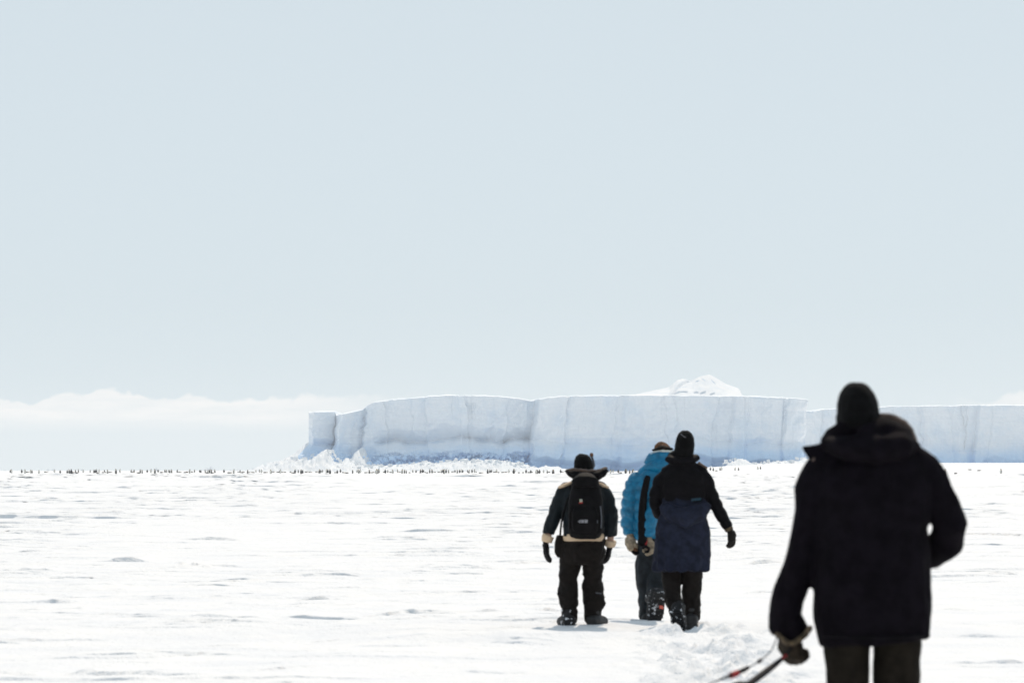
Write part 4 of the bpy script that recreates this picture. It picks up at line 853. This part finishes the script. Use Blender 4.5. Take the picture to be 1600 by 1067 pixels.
# ------------------------------------------------------------------ the penguins
m_pblack, t, b = material('penguin_black'); b.inputs['Base Color'].default_value = (.018, .018, .022, 1); b.inputs['Roughness'].default_value = .6
m_pwhite, t, b = material('penguin_white'); b.inputs['Base Color'].default_value = (.75, .73, .66, 1); b.inputs['Roughness'].default_value = .7
m_pgold, t, b = material('penguin_gold'); b.inputs['Base Color'].default_value = (.7, .38, .06, 1); b.inputs['Roughness'].default_value = .7
def penguin_mesh(pose):
    S = Soup(); n0 = 0
    S.tube([Vector((0, .0, z)) + Vector((0, y, 0)) for z, y in ((.03, 0), (.10, 0), (.28, .01), (.48, .02), (.66, .01), (.78, 0), (.86, 0), (.94, .01), (1.02, .02), (1.07, .02))], [.10, .165, .20, .20, .165, .11, .082, .085, .075, .03], [.10, .16, .19, .185, .15, .10, .08, .09, .08, .03], hint=Vector((1, 0, 0)), n=12)
    S.tube([Vector((0, .08, 1.0)), Vector((0, .16, .985)), Vector((0, .21, .965))], [.028, .016, .005], n=6)
    for s in (-1, 1):
        spread = .16 if pose == 'wave' and s > 0 else .0
        S.tube([Vector((s * .15, -.01, .70)), Vector((s * (.215 + spread), 0, .52 + spread * .8)), Vector((s * (.225 + spread * 1.6), .01, .34 + spread * 1.5))], [.02, .022, .012], [.06, .065, .03], n=8)
        S.tube([Vector((s * .07, -.03, .02)), Vector((s * .08, .12, .015))], [.05, .055], [.02, .012], n=6)
    S.tube([Vector((0, -.12, .10)), Vector((0, -.24, .015))], [.05, .02], n=6)
    me = S.raw('emperor_penguin'); me.materials.append(m_pblack); me.materials.append(m_pwhite); me.materials.append(m_pgold)
    for p in me.polygons:
        c = p.center
        if c.y > .03 and .1 < c.z < .80 and abs(c.x) < .15 and p.normal.y > .25: p.material_index = 1
        if .80 < c.z < .92 and abs(c.x) > .045 and c.y > -.02: p.material_index = 2
        p.use_smooth = True
    if pose == 'lying':
        me.transform(Matrix.Translation((0, 0, .17)) @ Matrix.Rotation(math.radians(-84), 4, 'X') @ Matrix.Translation((0, 0, -.5)))
    return me
pm = {k: penguin_mesh(k) for k in ('stand', 'wave', 'lying')}
PX = [16, 18, 34, 39, 43, 48, 50, 61, 72, 85, 94, 105, 108, 111.3, 113.5, 118, 120.3, 122.5, 130, 141, 147, 149.2, 151, 153, 155, 161, 163.2, 165, 168, 170.3, 173, 181.2, 187.5, 205, 207, 209.5, 216, 219, 222, 230, 236, 242, 247, 252.5, 257.5, 259.6, 263, 265.2, 268, 277, 281, 290, 292.4, 296.5, 299, 304, 312, 313.8, 320.5, 323, 325.2, 327.5, 330, 332, 335.6, 350, 359, 365.5, 373, 375.1, 377.5, 380, 387, 388.6, 394, 396.2, 400, 405.6, 408.5, 415, 423, 427, 435, 438, 441, 444.5, 454, 458, 461, 466, 470.5, 473, 479, 485, 495, 499, 501.2, 504, 510, 512.1, 515.6, 524.5, 527, 532, 536, 541, 551, 558, 560.4, 563, 572, 577, 580, 583.6, 588.2, 590.5, 592.3, 599.5, 602, 606, 610, 613.6, 621, 624, 628.5, 632, 634.7, 640, 645, 650, 657, 660, 662, 664.5, 667.5, 671.5, 675, 679, 686, 689.4, 692, 693.9, 697, 701, 708, 711, 714.4, 718, 720.5, 723, 730.6, 733, 737.5, 741.6, 744, 751.5, 762, 765.6, 768, 773.6, 776, 778.7, 786, 791, 795, 802.6, 804, 811, 817, 822, 827.6, 829.4, 831.2, 838, 840, 843, 849.6, 855, 857, 863.6, 865, 876, 878.3, 945.6, 950, 954, 958, 966, 969, 977.5, 979, 984, 988, 989.6]
TALL = {111.3: 1.25, 181.2: 1.2, 242: 1.5, 423: 1.2, 470.5: 1.45, 515.6: 1.25, 588.2: 1.45, 590.5: 1.35, 693.9: 1.5, 762: 1.3, 802.6: 1.2, 838: 1.2, 840: 1.2, 863.6: 1.3, 865: 1.2, 977.5: 1.2, 989.6: 1.3}
Rp = np.random.default_rng(77)
def put_penguin(px, d, size, pose, label, group=None):
    x = (px - 800) * K * d
    o = bpy.data.objects.new('emperor_penguin', pm[pose]); C.objects.link(o)
    o.location = (x, d, ground_z(x, d) - .01); o.rotation_euler = (0, 0, Rp.uniform(-PI, PI)); o.scale = (size * 1.3, size * 1.3, size * 1.08)
    return tag(o, label, 'penguin', group)
for px in PX:
    k = TALL.get(px, 0)
    d = Rp.uniform(1160, 1560) if not k else Rp.uniform(1080, 1150)
    pose = 'stand' if k or Rp.random() > .34 else 'lying'
    put_penguin(px, d, Rp.uniform(.85, 1.08) * (1 if not k else 1.05), pose, ('tall dark penguin standing out ' if k else 'small penguin standing upright ' if pose == 'stand' else 'small penguin lying on its belly ') + ('on the horizon at far left, below the puffy cloud' if px < 200 else 'on the horizon left of the iceberg rubble' if px < 395 else 'in front of the left end of the iceberg' if px < 570 else 'in front of the middle of the iceberg' if px < 800 else 'just left of the backpack walker' if px < 900 else 'between the backpack walker and the blue jacket'), 'penguins along the horizon')
for px in (1110, 1114.5, 1119, 1125, 1127.5, 1148.7, 1154, 1184, 1188.3):
    lab = 'emperor penguin on open snow between the navy skirt walker and the nearest person' if px != 1119 else 'emperor penguin lying flat on open snow between the navy skirt walker and the nearest person'
    put_penguin(px, Rp.uniform(1480, 1620), Rp.uniform(1.0, 1.15), 'stand' if px != 1119 else 'lying', lab, 'penguins right of the walkers')
for px, d, sz, pose, lab in ((1476.5, 960, 1.12, 'wave', 'largest penguin at far right with one flipper out, beside the shoulder of the nearest person'), (1493.5, 1080, 1.0, 'lying', 'dark penguin lying on its belly, second from the nearest person at far right'),
                             (1515, 1500, 1.0, 'lying', 'faint small penguin lying in the middle of the far right five'), (1530, 1450, 1.05, 'lying', 'dark little penguin lying fourth from the nearest person at far right'), (1564, 1180, 1.15, 'stand', 'upright penguin standing alone, rightmost at far right')):
    put_penguin(px, d, sz, pose, lab, 'penguins at far right')
